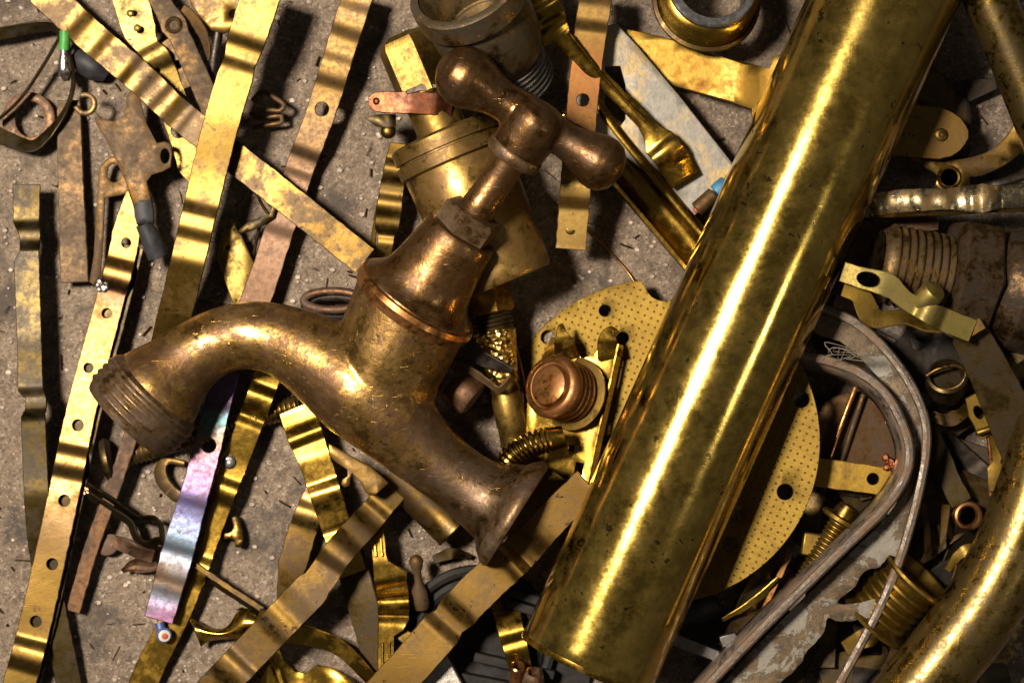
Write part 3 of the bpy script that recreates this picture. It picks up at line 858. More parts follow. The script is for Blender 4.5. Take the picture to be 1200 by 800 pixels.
flat('crescent_clip', 'crescent-shaped brass piece left of the rainbow-tinted strip', 'clip',
     [(196, 536), (186, 540), (181, 553), (185, 568), (196, 580), (206, 588), (218, 586), (222, 576), (210, 574), (199, 562), (195, 550), (199, 543), (216, 546), (218, 540)], lambda x, y: 12+(x-180)*.2, M['aged'], sm=True, t=9)

o = flat('small_hook', 'small curved brass hook on bare concrete', 'hook', [(256, 622), (268, 624), (274, 618), (272, 606), (277, 604), (283, 618), (285, 634), (281, 641), (276, 640), (275, 632), (258, 630)], 12, M['aged'], sm=True, t=9)

# ---------------------------------------------------------------- lower middle
def flared_lug():
    t = thing('flared_lug', 'flared brass lug with a pinched neck at the bottom', 'lug', P(280, 740, 0))
    rows = [((221, 722), (236, 759), 26), ((230, 726), (240, 752), 27), ((243, 735), (251, 750), 28), ((262, 738), (266, 748), 29), ((272, 728), (279, 748), 32), ((280, 708), (290, 750), 36), ((305, 716), (306, 748), 36)]
    m = len(rows); K = 8; vv = []; ff = []
    for (a, b, h) in rows:
        for k in range(K+1):
            f = k/K; dome = 10*math.sin(math.pi*f)
            vv.append(P(a[0]+(b[0]-a[0])*f, a[1]+(b[1]-a[1])*f, h+dome-8))
    for j in range(m-1):
        for k in range(K):
            a = j*(K+1)+k; ff.append((a, a+1, a+K+2, a+K+1))
    o = obj('shell', vv, ff, M['gold'], t, None, 60)
    o.modifiers.new('sub', 'SUBSURF').levels = 2; o.modifiers['sub'].render_levels = 2
    s = o.modifiers.new('sheet', 'SOLIDIFY'); s.thickness = 3*S
    strip('tail', None, None, [(300, 726), (335, 740), (375, 748), (405, 764), (440, 800)], [(0, 30), (.3, 26), (.6, 22), (1, 20)], [(0, 34), (.4, 36), (1, 24)], M['gold'], None, t, roll=[(0, 10), (.5, 25), (1, 35)])
    strip('loop', None, None, [(331, 800), (322, 778), (318, 770)], 6, 24, M['gold'], None, t)
flared_lug()

flat('contact_spring', 'curved gold plate with a scooped edge in the bottom left pile', 'plate',
     [(300, 805), (316, 775), (326, 752), (333, 772), (345, 786), (358, 788), (372, 778), (390, 782), (420, 800), (440, 815), (360, 830)], lambda x, y: 20+8*math.sin(x*.05), M['gold'], sm=False, t=4)

strip('brass_strip', 'mottled strip running up from the bottom edge to under the tap body', 'strip',
      [(464, 570), (428, 612), (398, 645), (372, 682), (330, 726), (282, 776), (238, 822)], [(0, 33), (.3, 35), (.43, 36), (.45, 42), (1, 42)], [(0, 50), (.3, 74), (.5, 76), (1, 52)], M['aged'], crimps=[(.13, -8, 16), (.3, 10, 20), (.62, 4, 16), (.85, 8, 18)], t=4)

strip('folded_strip', 'shiny folded gold strip emerging below the tap body', 'strip',
      [(345, 478), (356, 505), (372, 548), (386, 592), (402, 640), (414, 672)], [(0, 38), (.15, 42), (.3, 38), (1, 34)], [(0, 38), (.3, 50), (.6, 46), (1, 30)], M['gold'], crimps=[(.16, 6, 10), (.52, 9, 14), (.8, 6, 12)])
strip('folded_strip', 'dim gold strip half hidden under the mottled strip', 'strip', [(378, 560), (362, 600), (346, 650), (330, 706)], [(0, 26), (.4, 33), (.7, 34), (1, 12)], [(0, 24), (1, 18)], M['aged'], crimps=[(.3, 6, 14)], roll=[(0, 10), (1, -12)])
strip('wide_strip', 'wide dark gold strip between the mottled strip and the stepped strip', 'strip', [(402, 620), (420, 690), (445, 780), (450, 810)], [(0, 36), (.5, 40), (1, 38)], [(0, 22), (1, 22)], M['dark'], roll=[(0, 14), (1, 22)])

flat('hooked_plate', 'small pale tarnished plate with a hook, touching the tap body', 'plate',
     [(x/4+200, y/4+440) for x, y in [(742, 318), (765, 330), (850, 378), (930, 420), (985, 465), (1022, 503), (985, 535), (960, 562), (935, 560), (912, 545), (890, 500), (852, 455), (842, 480), (838, 515), (815, 522), (800, 508), (806, 485), (830, 470), (828, 440), (770, 400), (742, 372)]], 84, M['bronze'], sm=False, t=6)

def stepped_strip():
    t = thing('stepped_strip', 'ribbed gold strip with a wide stepped middle at the bottom', 'strip', P(455, 710, 0))
    sub, _ = strip('blade', None, None, [(440, 590), (444, 650), (452, 700), (452, 750), (453, 815)],
          [(0, 7, 8), (.25, 8, 9), (.3, 8, 10), (.38, 10, 29), (.42, 12, 27), (.60, 9, 27), (.66, 9, 20), (.69, 9, 10), (1, 10, 10)], [(0, 34), (.3, 44), (.6, 42), (1, 44)], M['gold'], None, t, crimps=[(.45, -8, 9), (.52, 9, 12), (.58, -6, 8)], t=4)
    for off in (-4, 4):
        strip('rib', None, None, [(440+off, 596), (444+off*.9, 652)], 3, [(0, 37), (1, 47)], M['gold'], None, sub, t=3)
        strip('rib', None, None, [(452+off, 752), (453+off, 815)], 3, [(0, 45.5), (1, 47)], M['gold'], None, sub, t=3)
stepped_strip()

strip('brass_strip', 'broad satin bronze strip between the tap inlet and the bottom edge', 'strip',
      [(690, 566), (652, 602), (612, 644), (562, 690), (522, 732), (478, 782), (440, 822)], [(0, 38), (.2, 38), (.3, 42), (.36, 44), (.6, 46), (.64, 40), (.68, 48), (1, 46)], [(0, 122), (.2, 112), (.36, 96), (.6, 86), (1, 74)], M['bronze'], crimps=[(.30, -11, 22), (.36, 6, 10), (.635, -12, 20)], t=4)

def rod_stub():
    t = thing('tube_stub', 'sawn brass tube stub poking out under the tap inlet', 'tube', P(515, 605, 0))
    A = P(462, 548, 34); B = P(534, 622, 32); L = math.hypot(72, 74)
    lathe('wall', A, B, [(0, 25), (60, 25), (98, 25), (101, 26), (103, 24.5), (103, 20), (90, 19)], M['aged'], t, L, 36, 0, 1.2)
    lathe('core', A, B, [(60, 20), (97, 20), (98, 18)], M['olive'], t, L, 28)
rod_stub()
def pin():
    t = thing('contact_pin', 'little dark brass pin with a bulb head near the stepped strip', 'pin', P(487, 680, 0))
    A = P(494, 712, 26); B = P(487, 652, 46); L = 62
    lathe('pin_body', A, B, [(0, 9), (8, 11), (22, 9), (32, 4.5), (44, 4.5), (50, 7), (57, 8.5), (62, 6), (64, 2)], M['brown'], t, L, 20)
pin()

# black plastic parts under the pile
def black_parts():
    t = thing('plastic_ring', 'black plastic ring lying below the broad bronze strip', 'ring', P(545, 730, 0))
    a = np.linspace(math.pi*1.02, math.pi*2.25, 40)
    path = [P(560+86*math.cos(q), 752+84*math.sin(q), 20) for q in a]
    vv, ff = tube_mesh(path, 7, 8); obj('rim', vv, ff, M['plastic'], t)
    vv, ff = tube_mesh([P(560+72*math.cos(q), 752+70*math.sin(q), 10) for q in a], 8, 8); obj('inner_rim', vv, ff, M['plastic'], t)
    t = thing('slotted_block', 'black plastic block with raised bars below the broad bronze strip', 'block', P(620, 760, 0))
    obj('base', *bar_mesh(P(520, 770, 6), P(690, 800, 6), 120, 10), M['plastic'], t)
    for (x0, y0, x1, y1) in ((556, 768, 650, 790), (540, 792, 640, 812), (590, 690, 640, 706), (592, 704, 634, 718), (640, 700, 690, 720)):
        o = obj('bar', *bar_mesh(P(x0, y0, 22), P(x1, y1, 22), 11, 24), M['plastic'], t, None, 30); bevel(o, 1.5)
black_parts()
o = obj('zinc_block', *box_mesh(P(514, 790, 40), (18, 10, 0), (-12, 22, 0), (0, 0, 10)), M['zinc'], None, None, 30)
bevel(o, 2); tag(o, 'mottled grey zinc block under the foot of the bronze strip', 'block')
strip('brass_strip', 'dark strip with a bright curl left of the thick tube end', 'strip', [(590, 700), (598, 735), (606, 765), (614, 800)], [(0, 32), (.5, 30), (1, 24)], [(0, 22), (.35, 34), (.6, 44), (1, 34)], M['gold'], crimps=[(.36, 10, 16)])
def copper_stubs():
    t = thing('copper_stub', 'pair of small brown copper tube stubs at the bottom edge', 'tube', P(612, 790, 0))
    A = P(604, 806, 34); B = P(607, 780, 60)
    lathe('barrel', A, B, [(0, 8), (27, 8), (29, 8.6), (30, 7), (30, 4.5), (20, 4)], M['copper'], t, 29, 18)
    A = P(622, 812, 34); B = P(626, 786, 56)
    lathe('barrel', A, B, [(0, 13), (18, 14), (26, 12), (28, 8), (22, 6)], M['rustbrown'], t, 29, 9, 0, 3)
copper_stubs()

# ================================================================== upper middle
def valve():
    t = thing('brass_valve', 'brass valve with flanged barrel and hexagon shaft behind the tap bonnet', 'valve', P(540, 220, 0))
    A = P(474, 48, 92); B = P(595, 335, 80); L = math.hypot(121, 287)
    # shaft: hexagon, neck, flange, barrel
    lathe('hex_shaft', A, B, [(-8, 22), (-2, 31), (6, 34), (66, 34), (70, 31)], M['rods'], t, L, 6, .25, 0, True, 25)
    lathe('neck', A, B, [(60, 28), (75, 28), (76, 29), (118, 29), (120, 34)], M['rods'], t, L, 40)
    lathe('flange', A, B, [(114, 40), (116, 62), (119, 65), (134, 65), (135, 62), (137, 62), (138, 66), (152, 66), (154, 63), (156, 50)], M['valve'], t, L, 64)
    lathe('barrel', A, B, [(150, 58), (156, 62), (200, 61), (290, 57), (302, 56), (307, 53), (307.5, 40)], M['valve'], t, L, 64, 0, .4)
    lathe('pin', P(526, 120, 96), P(536, 152, 96), [(0, 4), (33, 4), (34, 3)], M['rods'], t, None, 12)
valve()
def orange_lug():
    t = thing('copper_lug', 'flat orange copper lug laid across the valve shaft', 'lug', P(480, 120, 90))
    sub, _ = strip('blade', None, None, [(432, 119), (450, 120), (490, 121), (530, 124)], [(0, 8), (.03, 15), (.08, 21), (.14, 24), (.8, 26), (1, 25)], [(0, 108), (.5, 116), (.8, 116), (1, 110)], M['orange'], None, t, t=5)
    obj('dimple', *ball_mesh(P(442, 119, 111), 5, sz=.6), M['orange'], sub)
    strip('collar', None, None, [(476, 109), (494, 103), (512, 101)], [(0, 4), (.5, 8), (1, 5)], 119, M['darkiron'], None, t)
orange_lug()
def olive_leaf():
    t = thing('leaf_clip', 'small olive leaf clip with a bead under the orange lug', 'clip', P(448, 145, 0))
    flat('leaf', None, None, [(427, 138), (445, 134), (464, 134), (464, 148), (455, 152), (440, 148)], 60, M['olive'], None, t, t=4)
    obj('bead', *ball_mesh(P(455, 154, 56), 9, sz=.8), M['bronze'], t)
olive_leaf()

def coupling():
    t = thing('pipe_coupling', 'corroded round coupling with open mouth at the top edge', 'coupling', P(565, 40, 0))
    A = P(544, -16, 196); B = P(598, 92, 92); L = (B-A).length
    lathe('collar', A, B, [(0, 55), (0, 62), (2, 65), (28, 65), (31, 62), (31, 56), (20, 54)], M['coupling'], t, None, 64, 0, .8, False)
    lathe('shell', A, B, [(18, 53), (30, 58), (50, 60), (90, 57), (108, 52), (112, 47)], M['coupling'], t, None, 64, 0, 1.2, False)
    lathe('thread', A, B, thread_prof(106, L+6, 50, 4, 7)+[(L+8, 44), (L+8, 40), (60, 40)], M['steeldark'], t, None, 48, 0, 0, False)
    lathe('bore', A, B, [(2, 55), (12, 52), (24, 46), (60, 44), (70, 10)], M['silver'], t, None, 48, 0, 1.0, False)
coupling()

def crossed_strip():
    t = thing('contact_strip', 'rusty brown strip with a golden riveted foot right of the tap handle', 'strip', P(678, 150, 0))
    sub, _ = strip('blade', None, None, [(700, -16), (692, 40), (684, 110), (676, 200), (669, 292)], [(0, 38), (.3, 36), (.8, 35), (1, 35)], [(0, 80), (.4, 84), (.7, 92), (1, 74)], M['rusttip'], None, t, holes=[(.435, 0, 7)], crimps=[(.10, 12, 22), (.775, 15, 20)], t=4)
    rivet(sub, 669, 267, 79, 8, M['bronze'])
crossed_strip()

strip('shaped_strip', 'polished gold strip with wide ends on the grey plate', 'strip',
      [(628, -8), (648, 28), (672, 58), (712, 100), (752, 140), (780, 172), (804, 212)],
      [(0, 16, 18), (.10, 18, 20), (.20, 24, 12), (.215, 12, 10), (.30, 9, 9), (.5, 8.5, 9), (.7, 9, 9), (.76, 14, 10), (.80, 22, 16), (.9, 20, 18), (1, 18, 18)],
      [(0, 96), (.2, 98), (.5, 82), (.8, 76), (1, 66)], M['gold'], crimps=[(.09, -9, 14), (.16, 5, 9), (.86, 9, 14)], t=4, cup=-3)
strip('side_rib', None, None, [(668, 40), (712, 96), (756, 142)], 3, [(0, 99), (.5, 88), (1, 82)], M['gold'], None, bpy.data.objects['shaped_strip'], t=3)

flat('slotted_plate', 'pitted grey plate with a dark slot between the handle and the thick tube', 'plate',
     [(648, 34), (690, 36), (722, 28), (748, 56), (800, 118), (862, 197), (846, 226), (812, 254), (784, 228), (764, 208), (736, 186), (704, 168), (664, 110)], lambda x, y: 44+(400-y)*.02, M['pitted'],
     holes=[[(709, 78), (727, 78), (733, 100), (733, 140), (726, 150), (714, 146), (709, 130)], [(757, 138), (772, 166), (800, 206), (793, 220), (770, 192), (757, 165)]], t=7)

def channel():
    t = thing('channel_strip', 'gold channel strip with raised edges running under the thick tube', 'channel', P(760, 230, 0))
    path = cr([(676, 118), (712, 168), (748, 212), (790, 262), (846, 328)], 6)
    prof = [(-27, 16), (-25, 20), (-21, 20), (-18, 6), (-8, 1), (4, 0), (10, 4), (13, 22), (18, 24), (24, 20), (27, 8)]
    vv = []; ff = []; K = len(prof)
    for i, q in enumerate(path):
        d = path[min(i+1, len(path)-1)]-path[max(i-1, 0)]; d /= np.linalg.norm(d)
        nx, ny = -d[1], d[0]
        for (o_, z) in prof: vv.append(P(q[0]-nx*o_, q[1]-ny*o_, 34+z))
    for j in range(len(path)-1):
        for k in range(K-1):
            a = j*K+k; ff.append((a, a+1, a+K+1, a+K))
    o = obj('trough', vv, ff, M['gold'], t, None, 60); s = o.modifiers.new('sheet', 'SOLIDIFY'); s.thickness = 3*S
channel()

def fork():
    o = flat('forked_strip', 'orange-stained gold strip with a forked end touching the thick tube', 'strip',
     [(732, 34), (770, 42), (800, 50), (850, 68), (884, 76), (902, 80), (906, 68), (918, 62), (930, 66), (925, 95), (910, 96), (903, 105), (905, 116), (898, 128), (894, 130), (882, 146), (880, 128), (862, 122), (800, 104), (772, 96), (752, 72)], lambda x, y: 30+(x-740)*.06, M['stain'], t=4,
     bump=lambda x, y: 5*math.exp(-((x-868)/8)**2))
fork()

def ring_nut():
    t = thing('threaded_ring', 'bright threaded ring with a chrome lip at the top edge', 'ring', P(830, 10, 0))
    A = P(828, 2, 56); B = P(836, -18, 106); L = (B-A).length
    lathe('threaded_wall', A, B, [(0, 50), (0, 56), (4, 57)]+thread_prof(8, L-10, 56, 3.4, 7)+[(L-8, 50), (L, 49), (L, 40)], M['gold'], t, None, 64, 0, 0, False)
    lathe('chrome_lip', A, B, [(L-9, 50.5), (L-1, 51), (L+1, 49), (L+1, 41), (L-6, 39), (0, 39)], M['chrome'], t, None, 64, 0, 0, False)
    lathe('seat', A, B, [(-2, 40), (-2, 62), (3, 62), (5, 58)], M['aged'], t, None, 48, 0, 1, False)
ring_nut()

def fuse():
    t = thing('small_fuse', 'small brown cartridge with a blue end beside the thick tube', 'cartridge', P(830, 236, 0))
    A = P(816, 246, 60); B = P(846, 219, 60); L = math.hypot(30, 27)
    lathe('case', A, B, [(0, 5), (1, 9), (27, 9), (28, 8)], M['brown'], t, L, 20)
    lathe('blue_band', A, B, [(31, 9.4), (46, 9.4), (48, 8)], M['blue'], t, L, 20)
    lathe('tip', A, B, [(-3, 3), (1, 5), (2, 5)], M['red'], t, L, 14)
fuse()

o = tube('thin_wire', [(640, 228, 60), (655, 242, 40), (690, 272, 14), (712, 292, 4), (735, 318, 3), (748, 338, 8)], 1.5, M['copper'], None, 8, 5)
tag(o, 'hair-thin copper wire on the concrete beside the riveted foot', 'wire')
strip('notched_strip', 'short bright notched strip left of the valve barrel', 'strip', [(468, 168), (462, 205), (456, 245), (450, 300), (446, 330)], [(0, 22), (.15, 26), (.5, 30), (.62, 28), (.66, 20), (1, 14)], [(0, 46), (.2, 40), (.6, 34), (1, 14)], M['bright'], crimps=[(.2, 9, 13), (.45, 6, 12), (.66, -5, 8)])
strip('notch_tongue', None, None, [(446, 232), (440, 262), (436, 300)], 6, [(0, 32), (1, 14)], M['bright'], None, bpy.data.objects['notched_strip'])

flat('diamond_plate', 'pale diamond-shaped plate with a pinhole above the spout', 'plate',
     [(264, 262), (268, 258), (275, 260), (277, 268), (283, 276), (299, 311), (291, 335), (286, 360), (274, 358), (264, 330), (255, 303), (258, 285), (263, 270)], lambda x, y: 24-(y-260)*.05, M['pale'], holes=[(267, 290, 3)], t=4)
def wire_clip():
    t = thing('twisted_clip', 'small dark clip with a bent leaf beside the diamond plate', 'clip', P(300, 260, 0))
    flat('leaf', None, None, [(279, 270), (290, 260), (306, 254), (318, 252), (322, 240), (325, 246), (322, 256), (306, 266), (290, 272), (281, 275)], 34, M['olive'], None, t, t=3.5)
    tube('wire', [(300, 222, 18), (306, 238, 30), (314, 250, 36)], 2, M['aged'], t, 8)
    tube('wire', [(307, 228, 20), (317, 240, 30)], 2, M['aged'], t, 8)
    tube('wire', [(306, 256, 32), (301, 280, 20), (296, 306, 8)], 2, M['aged'], t, 8)
wire_clip()
def eyelet():
    t = thing('oval_eyelet', 'dark oval eyelet half hidden behind the spout root', 'eyelet', P(385, 352, 0))
    a = np.linspace(0, 2*math.pi, 40)
    vv, ff = tube_mesh([P(390+34*math.cos(q), 352+11*math.sin(q), 34+3*math.sin(q)) for q in a], 5, 10, False); obj('ring', vv, ff, M['rustbrown'], t)
    vv, ff = tube_mesh([P(391+33*math.cos(q), 358+11*math.sin(q), 22) for q in a], 6, 10, False); obj('ring', vv, ff, M['darkiron'], t)
eyelet()
def wire_hook():
    t = thing('wire_hook', 'thin bent wire hook poking out beside the widest bright strip', 'hook', P(315, 130, 0))
    tube('wire', [(296, 118, 24), (308, 107, 28), (322, 115, 30), (333, 123, 30), (328, 130, 30), (314, 129, 28), (300, 134, 24)], 3, M['brown'], t, 10)
    tube('wire', [(294, 132, 16), (305, 138, 20), (330, 136, 22), (331, 143, 22), (312, 147, 20), (296, 150, 16)], 3, M['brown'], t, 10)
wire_hook()

# top left corner
def hinged():
    t = thing('link_arm', 'brown link arm with an eyelet at the top left', 'link', P(220, 60, 0))
    strip('arm', None, None, [(178, -14), (204, 30), (226, 76), (254, 140)], [(0, 20), (.2, 26), (.3, 31), (.38, 25), (1, 26)], [(0, 44), (1, 52)], M['brown'], None, t, t=5)
    A = P(204, 30, 47); lathe('eyelet', A, A+Vector((0, 0, 1)), [(0, 11), (3, 10), (4, 8), (3, 5.5), (0, 5)], M['aged'], t, None, 24)
hinged()
strip('small_link', 'short brown link with one hole below the link arm', 'link', [(190, 50), (208, 78), (218, 104)], [(0, 20), (.5, 27), (1, 14)], 24, M['brown'], holes=[(.52, 1, 5)])
strip('bent_tab', 'thin bent tab curling beside the link arm', 'tab', [(212, 12), (226, 22), (238, 40), (243, 58), (243, 74)], [(0, 16), (.5, 13), (1, 5)], [(0, 40), (1, 30)], M['brown'], roll=[(0, 10), (1, 40)])
flat('cover_plate', 'dull gold plate with a corner hole cut off by the top edge', 'plate', [(218, -14), (286, -14), (284, 20), (278, 34), (262, 40), (248, 36), (236, 22), (224, 6)], 62, M['aged'], holes=[(274, 17, 5)], t=5)
o = tube('steel_rod', [(256, 36, 30), (250, 76, 28), (247, 110, 26)], 6, M['darkiron'], None, 14)
tag(o, 'dark thin rod hanging below the dull gold cover plate', 'rod')
o = lathe('small_nut', P(268, 46, 34), P(276, 42, 38), [(0, 7), (6, 7), (8, 5)], M['chrome'], None, None, 6); tag(o, 'tiny silver nut under the cover plate beside the widest bright strip', 'nut')

# ================================================================== centre: disc and terminal
def disc():
    o = flat_mesh(None, 0) if False else None
    cx, cy, r = 771, 517, 190
    ol = []
    for k in range(120):
        a = 2*math.pi*k/120
        x, y = cx+r*math.cos(a), cy+r*math.sin(a)
        ol.append((x, y))
    # notch in the upper rim
    nx, ny, nr = 779, 329, 24
    out = []
    for (x, y) in ol:
        d = math.hypot(x-nx, y-ny)
        if d < nr:
            continue
        out.append((x, y))
    i0 = next(i for i in range(len(out)) if math.hypot(out[i][0]-out[i-1][0], out[i][1]-out[i-1][1]) > 25)
    a0 = math.atan2(out[i0-1][1]-ny, out[i0-1][0]-nx); a1 = math.atan2(out[i0][1]-ny, out[i0][0]-nx)
    a0 = a0 % (2*math.pi); a1 = a1 % (2*math.pi)
    arc = [(nx+nr*math.cos(a0+(a1-a0)*k/10), ny+nr*math.sin(a0+(a1-a0)*k/10)) for k in range(1, 10)]
    out = out[:i0]+arc+out[i0:]
    hl = [(709, 364, 7), (642, 395, 8), (730, 396, 7), (713, 517, 8), (664, 637, 8), (939, 468, 9.5), (920, 576, 9.5), (863, 601, 9.5), (854, 637, 9.5), (760, 640, 9), (648, 470, 8)]
    vv, ff, uv = flat_mesh(out, lambda x, y: 46+(x-771)*.30, holes=hl, t=5, grid=24)
    o = obj('perforated_disc', vv, ff, M['disc'], None, uv)
    tag(o, 'round dotted brass disc pinned under the thick tube', 'disc')
disc()

def terminal():
    t = thing('terminal_clip', 'gold terminal clip with a copper screw sitting on the dotted disc', 'terminal', P(665, 480, 38))
    plate_part = flat('plate', None, None, [(640, 420), (650, 402), (672, 400), (682, 420), (695, 415), (705, 400), (716, 398), (724, 405), (690, 566), (660, 560), (632, 540), (615, 520), (618, 470)], lambda x, y: 48+.0035*max(0, x-668)**2, M['gold'], None, t,
         holes=[[(667, 521), (674, 522), (673, 529), (666, 528)], [(675, 541), (684, 543), (682, 556), (673, 554)]], t=4)
    strip('side_wall', None, None, [(727, 404), (717, 450), (704, 506), (691, 566)], 18, [(0, 60), (1, 58)], M['gold'], None, t, roll=-72, t=3)
    strip('prong', None, None, [(716, 420), (712, 400), (716, 388), (722, 392)], [(0, 30), (.5, 24), (.8, 14), (1, 10)], [(0, 60), (.6, 66), (1, 62)], M['gold'], None, plate_part)
    strip('prong', None, None, [(664, 420), (660, 398), (657, 384), (661, 382)], [(0, 26), (.5, 22), (.75, 12), (1, 7)], [(0, 56), (.6, 64), (1, 60)], M['gold'], None, plate_part)
    strip('prong', None, None, [(640, 425), (646, 408), (650, 396)], [(0, 14), (1, 8)], [(0, 52), (1, 58)], M['gold'], None, plate_part)
    A = P(674, 462, 54); B = P(640, 450, 104); L = (B-A).length
    lathe('washer', A, B, [(0, 20), (0, 42), (4, 43), (5, 36)], M['rods'], t, None, 40, 0, .6)
    lathe('screw', A, B, [(4, 30)]+thread_prof(7, 36, 35, 4, 9)+[(38, 32), (40, 36), (46, 37), (50, 35.5), (53, 32), (54, 29), (51, 27.5), (50.5, 25.5), (53, 24), (57, 22.5), (58.5, 19), (59.5, 9)], M['copper'], t, None, 48, 0, .5)
terminal()

def coil(name, label, cat, pts, R, wr, pitch, mat, parent=None, mandrel=None):
    c = [P(*q) for q in cr(pts, 3)]
    s = [0]
    for a, b in zip(c, c[1:]): s.append(s[-1]+(b-a).length)
    n = int(s[-1]/pitch); steps = n*14
    arr = np.array([tuple(q) for q in c]); path = []
    x = None
    for k in range(steps+1):
        u = s[-1]*k/steps
        p = Vector([np.interp(u, s, arr[:, j]) for j in range(3)]); p2 = Vector([np.interp(min(u+2, s[-1]), s, arr[:, j]) for j in range(3)]); p1 = Vector([np.interp(max(u-2, 0), s, arr[:, j]) for j in range(3)])
        T = (p2-p1).normalized()
        if x is None: x = frame_of(T)[0]
        x = (x-T*x.dot(T)).normalized(); y = T.cross(x)
        a = 2*math.pi*k/14
        path.append(p+x*(R*math.cos(a))+y*(R*math.sin(a)))
    vv, ff = tube_mesh(path, wr, 6)
    o = obj(name, vv, ff, mat, parent)
    if parent is None: tag(o, label, cat)
    return o
t_ = thing('coil_spring', 'short gold coil spring above the tap inlet', 'spring', P(630, 520, 50))
coil('coil', None, None, [(592, 548, 86), (604, 532, 92), (624, 520, 96), (648, 514, 96)], 13, 2.6, 5.4, M['gold'], t_)
tube('mandrel', [(592, 548, 86), (604, 532, 92), (624, 520, 96), (648, 514, 96)], 10.8, M['aged'], t_, 14)
tube('end_cap', [(644, 515, 96), (661, 511, 95)], [14, 12.5], M['gold'], t_, 18)

def valve_core():
    t = thing('knurled_nozzle', 'brass stem with hex nut and knurled cone behind the tap', 'stem', P(585, 440, 0))
    A = P(572, 350, 56); B = P(606, 530, 40); L = math.hypot(34, 180)
    lathe('hex_nut', A, B, [(-18, 26), (-15, 29), (14, 29), (17, 26), (18, 20)], M['gold'], t, L, 6, .2, 0, True, 25)
    lathe('collar', A, B, thread_prof(17, 38, 24, 2, 5), M['dark'], t, L, 32)
    lathe('knurled_cone', A, B, [(36, 21), (40, 25), (96, 17), (100, 16)], M['knurl'], t, L, 40)
    lathe('shank', A, B, [(96, 15), (110, 17), (112, 16), (120, 18), (150, 18), (152, 17), (186, 17), (190, 15)], M['rods'], t, L, 32)
def knurl_mat():
    q = NT('knurled_brass'); v = q.coords(); vo = q.node('ShaderNodeTexVoronoi'); vo.inputs['Scale'].default_value = 620; q.link(v, vo.inputs['Vector'])
    q.b.inputs['Base Color'].default_value = (.66, .44, .12, 1); q.b.inputs['Metallic'].default_value = 1; q.b.inputs['Roughness'].default_value = .3
    q.bump(vo.outputs['Distance'], .9, .0012); return q.m
M['knurl'] = knurl_mat()
valve_core()
o = tube('brass_rod', [(590, 372, 30), (606, 440, 28), (620, 520, 26)], 8, M['aged'], None, 16); tag(o, 'slim brass rod alongside the knurled stem', 'rod')
def dark_clips():
    t = thing('dark_clip', 'blackened folded clip over the knurled stem', 'clip', P(555, 435, 0))
    strip('upper_leaf', None, None, [(520, 412), (545, 412), (575, 424), (601, 434)], [(0, 24), (.6, 18), (1, 7)], [(0, 78), (1, 82)], M['darkiron'], None, t, roll=[(0, 20), (1, 30)])
    strip('lower_leaf', None, None, [(524, 424), (548, 432), (572, 448), (586, 456), (600, 440)], [(0, 12), (.6, 10), (1, 7)], [(0, 80), (1, 84)], M['brown'], None, t, roll=40)
    lathe('knob', P(530, 448, 58), P(560, 472, 62), [(0, 20), (4, 23), (28, 23), (32, 20)], M['rustbrown'], t, None, 28)
dark_clips()

# ================================================================== right side
def rounded_arm():
    t = thing('rounded_strip', 'brass strip with rounded riveted end right of the thick tube', 'strip', P(1090, 155, 0))
    sub, _ = strip('blade', None, None, [(1010, 150), (1060, 153), (1105, 157), (1135, 158)], [(0, 60), (.62, 60), (.75, 58), (.85, 50), (.92, 38), (.97, 22), (1, 8)], 70, M['bronze'], None, t, t=5)
    rivet(sub, 1103, 158, 73, 7.5, M['bronze'])
rounded_arm()
flat('curved_lever', 'curved golden lever with a holed lug in the upper right', 'lever',
     [(1058, 172), (1078, 182), (1100, 186), (1130, 186), (1160, 176), (1182, 156), (1192, 140), (1202, 150), (1200, 172), (1180, 192), (1150, 206), (1136, 208), (1136, 218), (1122, 224), (1104, 224), (1096, 216), (1098, 206), (1082, 196), (1062, 184)], lambda x, y: 50, M['olgold'] if 'olgold' in M else M['aged'], sm=True, holes=[(1112, 208, 10)], t=7)
A_ = P(1112, 208, 53); lathe('eyelet', A_, A_+Vector((0, 0, 1)), [(-3, 14), (2, 14), (4, 12), (3, 10), (-3, 9.8)], M['gold'], bpy.data.objects['curved_lever'], None, 28)
flat('dark_sheet', 'dark wavy sheet behind the rounded riveted strip', 'sheet', [(1060, 110), (1085, 80), (1110, 90), (1122, 110), (1135, 120), (1138, 150), (1130, 190), (1090, 170)], 30, M['dark'], sm=True, t=4)

def silver_strip():
    t = thing('silvered_strip', 'glossy silvered strip running flat to the right edge', 'strip', P(1110, 235, 0))
    strip('blade', None, None, [(1004, 244), (1050, 236), (1100, 233), (1150, 232), (1215, 228)], [(0, 26), (.3, 26), (.5, 24), (.7, 34), (.8, 26), (1, 30)], [(0, 118), (.5, 130), (1, 128)], M['silver'], None, t, crimps=[(.12, 7, 9), (.35, 5, 12), (.55, -4, 10), (.72, 10, 16)], roll=[(0, 8), (.5, -10), (1, 4)], cup=-4)
    strip('lower_edge', None, None, [(1018, 252), (1080, 250), (1160, 246), (1215, 244)], 7, [(0, 116), (1, 122)], M['aged'], None, t, roll=30)
silver_strip()

